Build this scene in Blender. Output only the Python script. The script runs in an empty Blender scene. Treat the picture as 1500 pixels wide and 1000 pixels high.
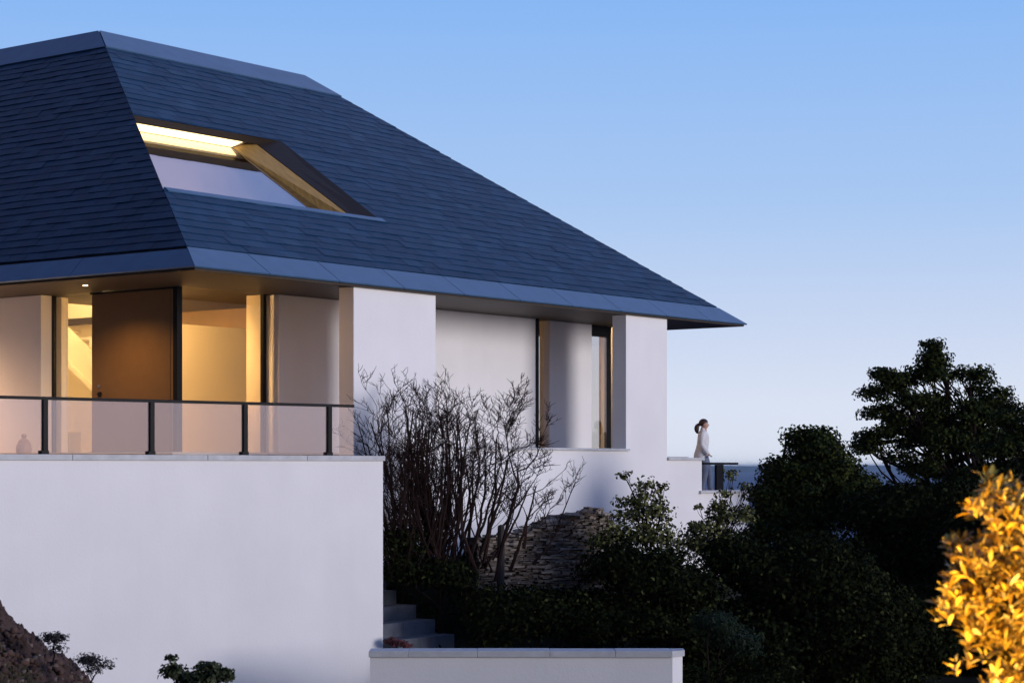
import bpy, math, random
import numpy as np
from mathutils import Vector, Matrix, noise
random.seed(7); RNG = np.random.default_rng(11)
S = bpy.context.scene
COL = S.collection
R = math.radians
# ------------------------------------------------------------------ scales read from the place
F, HZ = 3035.0, 682.0
EX, EY = -0.1532*33.0, 33.0
DR = np.array([.6065, .795]); DR /= np.linalg.norm(DR); DL = np.array([-DR[1], DR[0]])
ZS, BR, AR, RISE = 3.175, 8.45, 5.46, 5.71      # eave height, roof run (two sides), rise
AL, BL = 17.04, 24.0                            # eave lengths
ZF = .24                                        # house floor
def H(a, b, z): return (EX + a*DR[0] + b*DL[0], EY + a*DR[1] + b*DL[1], z)
def WP(px, py, d): return ((px-750)/F*d, d, (HZ-py)/F*d)
def atb(px, b):
    u = (px-750)/F; A = DR[0]-u*DR[1]; bx, by = EX+b*DL[0], EY+b*DL[1]
    return (u*by-bx)/A
def ata(px, a):
    u = (px-750)/F; A = DL[0]-u*DL[1]; bx, by = EX+a*DR[0], EY+a*DR[1]
    return (u*by-bx)/A
# ------------------------------------------------------------------ materials
def mat(name, col, rough=.6, metal=0, var=0, vscale=3, bump=0, bscale=20, spec=.5, island=None, emit=None, estr=0, trans=0, streak=None, weather=0):
    m = bpy.data.materials.new(name); m.use_nodes = True
    nt = m.node_tree; N = nt.nodes; L = nt.links; b = N['Principled BSDF']
    b.inputs['Base Color'].default_value = (*col, 1); b.inputs['Roughness'].default_value = rough
    b.inputs['Metallic'].default_value = metal; b.inputs['Specular IOR Level'].default_value = spec
    tc = N.new('ShaderNodeTexCoord'); out = None
    if island:
        g = N.new('ShaderNodeNewGeometry'); r = N.new('ShaderNodeValToRGB')
        els = r.color_ramp.elements
        for i, (p, c) in enumerate(island):
            e = els[i] if i < 2 else els.new(p)
            e.position = p; e.color = (*c, 1)
        L.new(g.outputs['Random Per Island'], r.inputs['Fac']); out = r.outputs['Color']
    if var:
        n = N.new('ShaderNodeTexNoise'); n.inputs['Scale'].default_value = vscale; n.inputs['Detail'].default_value = 6
        src = tc.outputs['Object']
        if streak:
            mp = N.new('ShaderNodeMapping'); mp.inputs['Scale'].default_value = streak
            L.new(src, mp.inputs['Vector']); src = mp.outputs['Vector']
        L.new(src, n.inputs['Vector'])
        mr = N.new('ShaderNodeMapRange'); mr.inputs['From Min'].default_value = .3; mr.inputs['From Max'].default_value = .7
        mr.inputs['To Min'].default_value = 1-var; mr.inputs['To Max'].default_value = 1+var
        L.new(n.outputs['Fac'], mr.inputs['Value'])
        mx = N.new('ShaderNodeMix'); mx.data_type = 'RGBA'; mx.blend_type = 'MULTIPLY'; mx.inputs['Factor'].default_value = 1
        if out: L.new(out, mx.inputs['A'])
        else: mx.inputs['A'].default_value = (*col, 1)
        L.new(mr.outputs['Result'], mx.inputs['B']); out = mx.outputs['Result']
    if weather:
        n = N.new('ShaderNodeTexNoise'); n.inputs['Scale'].default_value = 1; n.inputs['Detail'].default_value = 7; n.inputs['Roughness'].default_value = .65
        mp = N.new('ShaderNodeMapping'); mp.inputs['Scale'].default_value = (5, 5, .35); L.new(tc.outputs['Object'], mp.inputs['Vector']); L.new(mp.outputs['Vector'], n.inputs['Vector'])
        n3 = N.new('ShaderNodeTexNoise'); n3.inputs['Scale'].default_value = 22; n3.inputs['Detail'].default_value = 4; L.new(tc.outputs['Object'], n3.inputs['Vector'])
        ad = N.new('ShaderNodeMath'); ad.operation = 'MULTIPLY_ADD'; ad.inputs[1].default_value = .35; L.new(n3.outputs['Fac'], ad.inputs[0]); L.new(n.outputs['Fac'], ad.inputs[2])
        mr = N.new('ShaderNodeMapRange'); mr.inputs['From Min'].default_value = .45; mr.inputs['From Max'].default_value = .9; mr.inputs['To Min'].default_value = 1+weather*.4; mr.inputs['To Max'].default_value = 1-weather
        L.new(ad.outputs[0], mr.inputs['Value'])
        mx = N.new('ShaderNodeMix'); mx.data_type = 'RGBA'; mx.blend_type = 'MULTIPLY'; mx.inputs['Factor'].default_value = 1; L.new(out, mx.inputs['A']); L.new(mr.outputs['Result'], mx.inputs['B']); out = mx.outputs['Result']
    if out: L.new(out, b.inputs['Base Color'])
    if bump:
        n2 = N.new('ShaderNodeTexNoise'); n2.inputs['Scale'].default_value = bscale; n2.inputs['Detail'].default_value = 5
        L.new(tc.outputs['Object'], n2.inputs['Vector'])
        bp = N.new('ShaderNodeBump'); bp.inputs['Strength'].default_value = bump; bp.inputs['Distance'].default_value = .02
        L.new(n2.outputs['Fac'], bp.inputs['Height']); L.new(bp.outputs['Normal'], b.inputs['Normal'])
    if emit:
        b.inputs['Emission Color'].default_value = (*emit, 1); b.inputs['Emission Strength'].default_value = estr
    if trans:
        b.inputs['Subsurface Weight'].default_value = 0
    return m
def glass(name, refl, tint=(1, 1, 1), rough=0.0, power=5):
    m = bpy.data.materials.new(name); m.use_nodes = True
    nt = m.node_tree; N = nt.nodes; L = nt.links; N.remove(N['Principled BSDF'])
    o = N['Material Output']; t = N.new('ShaderNodeBsdfTransparent'); t.inputs['Color'].default_value = (*tint, 1)
    g = N.new('ShaderNodeBsdfGlossy'); g.inputs['Roughness'].default_value = rough
    lw = N.new('ShaderNodeLayerWeight'); lw.inputs['Blend'].default_value = .5
    p = N.new('ShaderNodeMath'); p.operation = 'POWER'; p.inputs[1].default_value = power
    mr = N.new('ShaderNodeMapRange'); mr.inputs['To Min'].default_value = refl; mr.inputs['To Max'].default_value = 1
    L.new(lw.outputs['Facing'], p.inputs[0]); L.new(p.outputs[0], mr.inputs['Value'])
    mx = N.new('ShaderNodeMixShader'); L.new(mr.outputs['Result'], mx.inputs['Fac'])
    L.new(t.outputs[0], mx.inputs[1]); L.new(g.outputs[0], mx.inputs[2]); L.new(mx.outputs[0], o.inputs['Surface'])
    return m
M = dict(
 stucco=mat('white_render', (.82, .80, .81), .85, var=.035, vscale=.9, bump=.16, bscale=26, spec=.2, weather=.016),
 cream=mat('interior_plaster', (.78, .70, .56), .8, var=.02, spec=.2),
 coping=mat('pale_stone_coping', (.52, .52, .54), .7, var=.12, vscale=6, bump=.15, bscale=50),
 slate=mat('slate', (.03, .06, .12), .5, island=[(0, (.007, .034, .080)), (.5, (.009, .041, .095)), (.9, (.012, .049, .110)), (1, (.020, .060, .120))], var=.14, vscale=3, bump=.3, bscale=45, spec=.12),
 under=mat('roof_underlay', (.008, .010, .014), .9),
 zinc=mat('blue_grey_zinc', (.075, .155, .27), .45, metal=.25, var=.10, vscale=3, bump=.05, bscale=8, spec=.4),
 soffit=mat('dark_stained_timber', (.034, .019, .008), .6, var=.18, vscale=3, streak=(1, 12, 1)),
 bronze=mat('bronze_door_panel', (.19, .105, .042), .42, metal=.25, var=.05, vscale=5),
 black=mat('black_metal', (.006, .006, .007), .5, spec=.15),
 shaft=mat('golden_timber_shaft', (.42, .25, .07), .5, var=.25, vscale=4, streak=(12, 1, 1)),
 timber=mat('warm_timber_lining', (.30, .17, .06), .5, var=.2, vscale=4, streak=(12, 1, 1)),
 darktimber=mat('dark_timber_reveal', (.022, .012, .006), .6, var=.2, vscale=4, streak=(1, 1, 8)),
 steel=mat('brushed_steel', (.6, .58, .52), .3, metal=1),
 floor=mat('pale_floor', (.42, .38, .32), .5, var=.06),
 paving=mat('terrace_paving', (.40, .40, .40), .75, var=.1, vscale=4),
 concrete=mat('grey_stone_step', (.16, .17, .20), .8, island=[(0, (.045, .05, .065)), (1, (.13, .14, .17))], var=.16, vscale=7, bump=.2, bscale=40),
 rubble=mat('drystone', (.15, .13, .12), .9, island=[(0, (.10, .078, .066)), (.5, (.19, .155, .135)), (1, (.32, .27, .235))], var=.25, vscale=14, bump=.5, bscale=40, spec=.2),
 bark=mat('dark_bark', (.018, .011, .010), .95, var=.3, vscale=20, spec=.1),
 stem=mat('bare_stem', (.028, .014, .012), .9, var=.3, vscale=8, spec=.15),
 leaf_dark=mat('dark_leaf', (.01, .02, .01), .8, island=[(0, (.004, .006, .002)), (.6, (.009, .013, .004)), (.94, (.022, .028, .008)), (1, (.07, .075, .025))], spec=.04),
 leaf_tree=mat('olive_leaf', (.01, .02, .01), .55, island=[(0, (.006, .010, .003)), (.5, (.017, .026, .006)), (1, (.060, .072, .015))], spec=.05),
 leaf_pale=mat('pale_evergreen_leaf', (.05, .07, .02), .5, island=[(0, (.014, .018, .004)), (.35, (.06, .068, .014)), (.8, (.15, .155, .045)), (1, (.30, .28, .12))], spec=.2),
 leaf_mid=mat('grey_green_leaf', (.05, .06, .03), .6, island=[(0, (.012, .016, .007)), (.6, (.04, .05, .02)), (1, (.13, .14, .07))], spec=.15),
 leaf_fern=mat('green_fern', (.01, .03, .01), .6, island=[(0, (.006, .013, .005)), (1, (.016, .034, .011))], spec=.2),
 leaf_gold=mat('golden_leaf', (.6, .33, .03), .45, island=[(0, (.12, .08, .012)), (.18, (.34, .17, .012)), (.5, (.60, .37, .035)), (.85, (.76, .54, .09)), (1, (.82, .68, .28))], spec=.35),
 leaf_red=mat('red_heather', (.12, .03, .04), .7, island=[(0, (.05, .012, .014)), (1, (.18, .04, .05))]),
 leaf_twig=mat('dark_dry_leaf', (.02, .02, .02), .8, island=[(0, (.012, .009, .012)), (1, (.04, .035, .035))]),
 soil=mat('brown_soil', (.075, .046, .038), .95, var=.45, vscale=5, bump=1, bscale=14, spec=.15),
 clod=mat('soil_clod', (.08, .05, .04), .95, island=[(0, (.045, .027, .024)), (.9, (.12, .075, .06)), (1, (.22, .18, .16))], spec=.15),
 earth=mat('dark_ground', (.018, .018, .012), .95, var=.4, vscale=2, bump=.6, bscale=6, spec=.1),
 sea=mat('sea_water', (.030, .065, .17), .6, bump=.25, bscale=.05, spec=.06),
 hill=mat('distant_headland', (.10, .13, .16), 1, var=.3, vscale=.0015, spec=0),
 skin=mat('skin', (.62, .36, .26), .5), hair=mat('dark_brown_hair', (.045, .022, .016), .5, var=.3, vscale=60),
 jacket=mat('pale_grey_jacket', (.82, .80, .80), .85, var=.06, vscale=14, bump=.3, bscale=30), trousers=mat('grey_blue_trousers', (.20, .23, .31), .8, var=.08, vscale=20, bump=.2, bscale=40),
 shoe=mat('white_shoe', (.6, .6, .62), .6),
 terracotta=mat('clay_pot', (.34, .20, .12), .8, var=.1), box=mat('yellow_box', (.60, .50, .16), .7),
 weathered=mat('weathered_wood', (.05, .042, .038), .9, var=.3, vscale=12, streak=(6, 6, 1)),
 led=mat('led_strip', (1, .85, .5), .5, emit=(1, .74, .33), estr=2.6), lamp=mat('lamp_lens', (1, .9, .7), .5, emit=(1, .80, .5), estr=14),
)
M['glass'] = glass('balustrade_glass', .28, (.97, .95, .95)); M['wglass'] = glass('window_glass', .13, (.97, .96, .94)); M['sglass'] = glass('skylight_glass', .55, (.95, .9, .85), power=3)
# ------------------------------------------------------------------ object helpers
WM = {}
def tag(o, label=None, cat=None, group=None, kind=None):
    for k, v in (('label', label), ('category', cat), ('group', group), ('kind', kind)):
        if v: o[k] = v
def thing(name, loc, label, cat, rz=0, group=None):
    o = bpy.data.objects.new(name, None); COL.objects.link(o); o.location = loc; o.rotation_euler = (0, 0, rz)
    o.empty_display_size = .2
    WM[o.name] = Matrix.Translation(loc) @ Matrix.Rotation(rz, 4, 'Z'); tag(o, label, cat, group); return o
class MB:
    def __init__(s): s.v = []; s.f = []; s.mi = []
    def poly(s, pts, mi=0):
        n = len(s.v); s.v += [tuple(map(float, p)) for p in pts]; s.f.append(tuple(range(n, n+len(pts)))); s.mi.append(mi)
    def add(s, vs, fs, mi=0):
        n = len(s.v); s.v += [tuple(map(float, p)) for p in vs]
        for f in fs: s.f.append(tuple(i+n for i in f)); s.mi.append(mi)
    def hexa(s, lo, hi, mi=0):            # two 4-rings
        s.add(list(lo)+list(hi), [(3, 2, 1, 0), (4, 5, 6, 7), (0, 1, 5, 4), (1, 2, 6, 5), (2, 3, 7, 6), (3, 0, 4, 7)], mi)
    def box(s, a0, a1, b0, b1, z0, z1, fn=H, mi=0, bev=0):
        if bev:
            c = bev
            ring = [(a0+c, b0), (a1-c, b0), (a1, b0+c), (a1, b1-c), (a1-c, b1), (a0+c, b1), (a0, b1-c), (a0, b0+c)]
            inn = [(a0+c, b0+c), (a1-c, b0+c), (a1-c, b0+c), (a1-c, b1-c), (a1-c, b1-c), (a0+c, b1-c), (a0+c, b1-c), (a0+c, b0+c)]
            vs = [fn(x, y, z0) for x, y in ring]+[fn(x, y, z1-c) for x, y in ring]+[fn(x, y, z1) for x, y in inn]
            fs = [tuple(range(7, -1, -1))]
            for i in range(8):
                j = (i+1) % 8; fs.append((i, j, 8+j, 8+i)); fs.append((8+i, 8+j, 16+j, 16+i))
            fs.append((16, 17, 19, 21)); s.add(vs, fs, mi); return
        s.hexa([fn(a0, b0, z0), fn(a1, b0, z0), fn(a1, b1, z0), fn(a0, b1, z0)], [fn(a0, b0, z1), fn(a1, b0, z1), fn(a1, b1, z1), fn(a0, b1, z1)], mi)
    def prism(s, pts, off, mi=0):         # polygon + offset vector
        n = len(pts); o = Vector(off); top = [tuple(Vector(p)+o) for p in pts]
        s.add(list(pts)+top, [tuple(range(n))[::-1], tuple(range(n, 2*n))]+[(i, (i+1) % n, n+(i+1) % n, n+i) for i in range(n)], mi)
    def tube(s, pts, rad, n=6, cap=True, mi=0):
        P = [Vector(p) for p in pts]; base = len(s.v); up = Vector((.31, .17, .93)); prev = None
        for i, p in enumerate(P):
            d = (P[min(i+1, len(P)-1)]-P[max(i-1, 0)])
            if d.length < 1e-9: d = Vector((0, 0, 1))
            d.normalize()
            x = (up-d*up.dot(d)) if prev is None else (prev-d*prev.dot(d))
            if x.length < 1e-4: x = d.orthogonal()
            x.normalize(); prev = x; y = d.cross(x)
            r = rad[i] if hasattr(rad, '__len__') else rad
            for k in range(n):
                t = 2*math.pi*k/n; s.v.append(tuple(p+x*(r*math.cos(t))+y*(r*math.sin(t))))
        for i in range(len(P)-1):
            for k in range(n):
                a = base+i*n+k; b = base+i*n+(k+1) % n; s.f.append((a, b, b+n, a+n)); s.mi.append(mi)
        if cap:
            s.f.append(tuple(base+k for k in range(n))[::-1]); s.f.append(tuple(base+(len(P)-1)*n+k for k in range(n))); s.mi += [mi, mi]
    def lathe(s, c, prof, n=16, mi=0):
        base = len(s.v)
        for r, z in prof:
            for k in range(n): t = 2*math.pi*k/n; s.v.append((c[0]+r*math.cos(t), c[1]+r*math.sin(t), c[2]+z))
        for i in range(len(prof)-1):
            for k in range(n):
                a = base+i*n+k; b = base+i*n+(k+1) % n; s.f.append((a, b, b+n, a+n)); s.mi.append(mi)
        s.f.append(tuple(base+k for k in range(n))[::-1]); s.f.append(tuple(base+(len(prof)-1)*n+k for k in range(n))); s.mi += [mi, mi]
    def build(s, name, mats, parent=None, root=None, smooth=False, loc=None):
        """verts are world coordinates; stored in the frame of the root thing"""
        me = bpy.data.meshes.new(name)
        if root is None and parent is not None: root = parent
        Mx = WM[root.name] if root is not None else (Matrix.Translation(loc) if loc else Matrix.Identity(4))
        inv = Mx.inverted(); vs = [tuple(inv @ Vector(v)) for v in s.v]
        me.from_pydata(vs, [], s.f)
        mats = mats if isinstance(mats, (list, tuple)) else [mats]
        for m in mats: me.materials.append(m)
        if len(mats) > 1: me.polygons.foreach_set('material_index', s.mi)
        if smooth: me.polygons.foreach_set('use_smooth', [True]*len(me.polygons))
        me.update(); o = bpy.data.objects.new(name, me); COL.objects.link(o)
        if parent is not None: o.parent = parent; WM[o.name] = WM[root.name]
        else:
            if loc: o.location = loc
            WM[o.name] = Mx
        return o
def npmesh(name, V, Fq, m, parent=None, loc=(0, 0, 0)):
    """fast mesh of equal-size faces; V in world"""
    V = np.asarray(V, dtype=np.float32); Fq = np.asarray(Fq, dtype=np.int32)
    if parent is not None:
        t = WM[parent.name].translation; V = V-np.array(t, dtype=np.float32)
    else: V = V-np.array(loc, dtype=np.float32)
    me = bpy.data.meshes.new(name); k = Fq.shape[1]
    me.vertices.add(len(V)); me.vertices.foreach_set('co', V.ravel())
    me.loops.add(Fq.size); me.loops.foreach_set('vertex_index', Fq.ravel())
    me.polygons.add(len(Fq)); me.polygons.foreach_set('loop_start', np.arange(0, Fq.size, k, dtype=np.int32))
    me.materials.append(m); me.update(calc_edges=True); me.validate()
    o = bpy.data.objects.new(name, me); COL.objects.link(o)
    if parent is not None: o.parent = parent; WM[o.name] = WM[parent.name]
    else: o.location = loc; WM[o.name] = Matrix.Translation(loc)
    return o
# ------------------------------------------------------------------ 2-D polygon clipping for the slates
def clip(P, a, b, c):                    # keep a*x+b*y<=c
    out = []; n = len(P)
    for i in range(n):
        p, q = P[i], P[(i+1) % n]; dp, dq = a*p[0]+b*p[1]-c, a*q[0]+b*q[1]-c
        if dp <= 0: out.append(p)
        if dp*dq < 0:
            t = dp/(dp-dq); out.append((p[0]+t*(q[0]-p[0]), p[1]+t*(q[1]-p[1])))
    return out
def halfplanes(Q):                       # convex ccw polygon -> inside halfplanes
    hp = []
    for i in range(len(Q)):
        p, q = Q[i], Q[(i+1) % len(Q)]; ex, ey = q[0]-p[0], q[1]-p[1]
        hp.append((ey, -ex, ey*p[0]-ex*p[1]))
    return hp
def cut(P, hps):
    for h in hps:
        P = clip(P, *h)
        if len(P) < 3: return []
    return P
def minus(P, hps):
    res = []
    for (a, b, c) in hps:
        o = clip(P, -a, -b, -c)
        if len(o) >= 3: res.append(o)
        P = clip(P, a, b, c)
        if len(P) < 3: return res
    return res
# ================================================================== HOUSE
house = thing('house', H(0, 0, -2.2), 'white rendered house with a dark slate hipped roof and glowing glazed corner', 'house', math.atan2(DR[1], DR[0]))
T0, T1, NC = .068, .915, 34
SKY = [(.28, .586)]; SKA = 7.14
SLR = math.hypot(BR, RISE); SLL = math.hypot(AR, RISE)
def planeR(a, q, h):                      # q metres up the slope; h proud of it
    t = q/SLR; return H(a, BR*t-h*RISE/SLR, ZS+RISE*t+h*BR/SLR)
def planeL(b, q, h):
    t = q/SLL; return H(AR*t-h*RISE/SLL, b, ZS+RISE*t+h*AR/SLL)
def planeE(b, q, h):                      # far right end
    t = q/SLL; return H(AL-AR*t+h*RISE/SLL, b, ZS+RISE*t+h*AR/SLL)
def planeB(a, q, h):
    t = q/SLR; return H(a, BL-BR*t+h*RISE/SLR, ZS+RISE*t+h*BR/SLR)
def slates(mb, fn, SL, length, k0, k1, hole, w, detail=True):
    """trapezoid: s from k0*t to length-k1*t"""
    hip = [(-SL/k0*1.0, 1.0, 0.0), (SL/k1, 1.0, SL/k1*length)]      # q <= s*SL/k0 ; q <= (length-s)*SL/k1
    q0, q1 = T0*SL, T1*SL; e = (q1-q0)/NC
    for i in range(NC):
        qa, qb = q0+i*e, min(q0+(i+1.2)*e, q1); off = (i % 2)*.5*w+random.uniform(-.05, .05)
        ncol = int(length/w)+2
        for j in range(-1, ncol):
            s0 = j*w+off; s1 = s0+w-.006; dq = random.uniform(-.009, .009); hj = random.uniform(-.003, .005)
            P = cut([(s0, qa+dq), (s1, qa+dq+random.uniform(-.004, .004)), (s1, qb), (s0, qb)], hip)
            if len(P) < 3: continue
            for Q in (minus(P, hole) if hole else [P]):
                ht = lambda q: .014-.011*(q-qa)/(1.2*e)+hj
                mb.poly([fn(s, q, ht(q)) for s, q in Q])
                n = len(Q)
                for m_ in range(n):
                    p, r = Q[m_], Q[(m_+1) % n]
                    if abs(p[1]-qa) < .04 and abs(r[1]-qa) < .04 and abs(p[0]-r[0]) > .02:
                        mb.poly([fn(p[0], p[1], -.004), fn(r[0], r[1], -.004), fn(r[0], r[1], ht(r[1])), fn(p[0], p[1], ht(p[1]))])
ta, tb = SKY[0]
hole = halfplanes([(AR*ta, ta*SLR), (SKA, ta*SLR), (SKA, tb*SLR), (AR*tb-.0, tb*SLR)])
holeL = [(AR*ta-.3, ta*SLR), (SKA, ta*SLR), (SKA, tb*SLR), (AR*tb-.3, tb*SLR)]
hole = halfplanes(holeL)
mb = MB()
slates(mb, planeR, SLR, AL, AR, AR, hole, .46)
slates(mb, planeL, SLL, BL, BR, BR, None, .46)
slates(mb, planeE, SLL, BL, BR, BR, None, .9)
slates(mb, planeB, SLR, AL, AR, AR, None, .9)
roof = mb.build('roof', M['slate'], house)
# underlay
mb = MB()
trapR = [(0, 0), (AL, 0), (AL-AR, SLR), (AR, SLR)]
for Q in minus(trapR, hole): mb.poly([planeR(s, q, -.012) for s, q in Q])
mb.poly([planeL(0, 0, -.012), planeL(BR, SLL, -.012), planeL(BL-BR, SLL, -.012), planeL(BL, 0, -.012)])
mb.poly([planeE(0, 0, -.012), planeE(BR, SLL, -.012), planeE(BL-BR, SLL, -.012), planeE(BL, 0, -.012)])
mb.poly([planeB(0, 0, -.012), planeB(AL, 0, -.012), planeB(AL-AR, SLR, -.012), planeB(AR, SLR, -.012)])
mb.poly([H(AR, BR, ZS+RISE-.03), H(AL-AR, BR, ZS+RISE-.03), H(AL-AR, BL-BR, ZS+RISE-.03), H(AR, BL-BR, ZS+RISE-.03)])
mb.build('underlay', M['under'], roof, house)
# fascia band and ridge cap, in panels
def band(mb, fn, SL, length, k0, k1, t0, t1, h, step, rev=False, gap=.008, slant=0):
    q0, q1 = t0*SL, t1*SL; s = 0; brk = [0]
    while s < length-step*1.05: s += step; brk.append(s)
    brk.append(length); r0, r1 = k0/SL, k1/SL
    for i in range(len(brk)-1):
        sa, sb = brk[i]+(gap if i else 0), brk[i+1]-(gap if i < len(brk)-2 else 0)
        P = [(sa+(0 if i else q0*r0), q0), (sb-(0 if i < len(brk)-2 else q0*r1), q0), (sb-(q1*r1 if i == len(brk)-2 else -slant), q1), (sa+(q1*r0 if i == 0 else slant), q1)]
        lo = [fn(a, q, h-.03) for a, q in P]; hi = [fn(a, q, h) for a, q in P]
        mb.hexa(lo, hi)
mb = MB()
band(mb, planeR, SLR, AL, AR, AR, 0, .064, .012, 1.72)
band(mb, planeL, SLL, BL, BR, BR, 0, .058, .012, 3.0)
band(mb, planeE, SLL, BL, BR, BR, 0, .064, .012, 1.9)
band(mb, planeB, SLR, AL, AR, AR, 0, .064, .012, 1.72)
mb.build('fascia', M['zinc'], roof, house)
mb = MB()
def capband(fn, SL, length, k0, k1, step):
    t0, t1 = .915, 1.0; q0, q1 = t0*SL, t1*SL
    a0, a1, b0, b1 = k0*t0, length-k1*t0, k0*t1, length-k1*t1
    n = max(1, int((b1-b0)/step)); ks = [b0+(b1-b0)*i/n for i in range(n+1)]
    for i in range(n):
        x0, x1 = ks[i]+.004, ks[i+1]-.004
        l0, l1 = (a0 if i == 0 else x0), (a1 if i == n-1 else x1)
        P = [(l0, q0), (l1, q0), (b1 if i == n-1 else x1, q1), (b0 if i == 0 else x0, q1)]
        mb.hexa([fn(a, q, .0) for a, q in P], [fn(a, q, .035) for a, q in P])
capband(planeR, SLR, AL, AR, AR, 6.4); capband(planeL, SLL, BL, BR, BR, 3); capband(planeE, SLL, BL, BR, BR, 3); capband(planeB, SLR, AL, AR, AR, 3)
mb.build('ridge_cap', M['zinc'], roof, house)
# soffit / ceiling
mb = MB(); z0, z1 = ZS-.05, ZS-.006
mb.box(.05, AL-.05, .05, 7, z0, z1); mb.box(.05, 2.2, 7, BL-.05, z0, z1); mb.box(8, AL-.05, 7, BL-.05, z0, z1); mb.box(2.2, 8, 12, BL-.05, z0, z1)
mb.build('soffit', M['soffit'], roof, house)
# ---- skylight (a sub-part set of the roof): a lit trim round a pane set deep in the roof
qa, qb, qg = ta*SLR, tb*SLR, .600*SLR
def quadR(p): return [planeR(*x) for x in p]
hl0, hl1 = AR*ta, AR*tb
def edge(q, k=.0): return AR*q/SLR+k
def slab(name, pts, m, th=(0, .02, 0)):
    mb = MB(); mb.hexa(quadR(pts), quadR([(a+th[0], q+th[1], h+th[2]) for a, q, h in pts])); return mb.build(name, m, roof, house)
D1, D2 = -.15, -.36
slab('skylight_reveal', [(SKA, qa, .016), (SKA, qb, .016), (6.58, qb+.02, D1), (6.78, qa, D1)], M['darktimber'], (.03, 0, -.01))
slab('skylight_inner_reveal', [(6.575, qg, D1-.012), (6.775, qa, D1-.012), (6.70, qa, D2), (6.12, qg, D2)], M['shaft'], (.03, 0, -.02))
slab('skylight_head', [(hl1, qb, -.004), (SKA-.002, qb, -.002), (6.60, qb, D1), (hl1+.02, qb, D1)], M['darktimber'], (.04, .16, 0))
slab('cove_panel', [(hl1+.1, qg+.005, D1-.002), (6.57, qg+.005, D1-.002), (6.10, qg+.005, D2+.004), (hl1+.12, qg+.005, D2+.004)], M['cream'])
slab('led_strip', [(hl1+.12, qg-.012, D1-.055), (6.30, qg-.012, D1-.055), (6.06, qg-.012, D2+.012), (hl1+.14, qg-.012, D2+.012)], M['led'], (0, .012, 0))
slab('skylight_pane', [(edge(qa, .10), qa-.02, D2), (6.70, qa-.02, D2), (6.12, qg, D2), (edge(qg, .08), qg, D2)], M['sglass'], (0, 0, -.02))
mb = MB()   # lower flashing and sill
mb.hexa(quadR([(hl0+.02, qa-.13, .0), (SKA+.12, qa-.13, .0), (SKA+.12, qa, .0), (hl0+.02, qa, .0)]), quadR([(hl0+.02, qa-.13, .028), (SKA+.12, qa-.13, .028), (SKA+.12, qa, .028), (hl0+.02, qa, .028)]))
mb.hexa(quadR([(hl0+.02, qa-.004, -.02), (SKA, qa-.004, -.02), (SKA, qa-.004, D2), (hl0+.02, qa-.004, D2)]), quadR([(hl0+.02, qa-.03, -.02), (SKA, qa-.03, -.02), (SKA, qa-.03, D2), (hl0+.02, qa-.03, D2)]))
mb.build('flashing', M['zinc'], roof, house)
mb = MB()   # dark shaft under the pane
sA, sB, q0, q1 = hl0+.35, 6.66, qa+.02, qg-.02; sB1 = hl1+.15; b_ = D2-.03; kd = D2-.9
mb.poly(quadR([(sB, q0, b_), (6.1, q1, b_), (6.1, q1, kd), (sB, q0, kd)]))
mb.poly(quadR([(sB1, q1, b_), (6.1, q1, b_), (6.1, q1, kd), (sB1, q1, kd)][::-1]))
mb.poly(quadR([(sA, q0, kd), (sB, q0, kd), (6.1, q1, kd), (sB1, q1, kd)]))
mb.poly(quadR([(sA, q0, kd), (sB1, q1, kd), (sB1, q1, D2-.2), (sA, q0, D2-.2)]))
mb.poly(quadR([(sA, q0, kd), (sB, q0, kd), (sB, q0, b_), (sA, q0, b_)]))
mb.build('skylight_shaft', M['timber'], roof, house)
# ---- front (long) facade: stucco piers, parapet steps, all one sheet of render
b0, b1 = .12, .46
p0, p1, p2, p3 = atb(518, b0), atb(638, b0), atb(917, b0), atb(977, b0)
q1_, q2_ = atb(1028, b0), 17.35
ZT = ZS-.052
zsill, zpar, zlow = .31, .12, -.60
out = [(p0, -5), (q2_, -5), (q2_, zlow), (q1_, zlow), (q1_, zpar), (p3, zpar), (p3, ZT), (p2, ZT), (p2, zsill), (p1, zsill), (p1, ZT), (p0, ZT)]
mb = MB()
# split into boxes with shared, butted seams hidden: concave outline -> explicit front/back ngons
n = len(out); fr = [H(a, b0, z) for a, z in out]; bk = [H(a, b1, z) for a, z in out]
import mathutils
tri = mathutils.geometry.tessellate_polygon([[Vector((a, z, 0)) for a, z in out]])
mb.add(fr+bk, [t for t in tri]+[tuple(n+i for i in t[::-1]) for t in tri]+[(i, (i+1) % n, n+(i+1) % n, n+i) for i in range(n)])
mb.build('front_wall', M['stucco'], house)
mb = MB(); mb.box(p1+.004, p2+.09, b0-.05, b1+.05, zsill+.002, zsill+.047, bev=.006); mb.build('window_sill', M['coping'], house)
mb = MB(); mb.box(p3+.004, q1_+.05, b0-.05, b1+.05, zpar+.002, zpar+.055, bev=.006); mb.box(q1_-.12, q2_+.05, b0-.06, b1+.05, zlow+.002, zlow+.062, bev=.006)
mb.box(q1_-.13, q1_+.002, b0-.061, b0-.001, zlow-.004, zlow+.001)
mb.build('parapet_coping', M['coping'], house)
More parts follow.
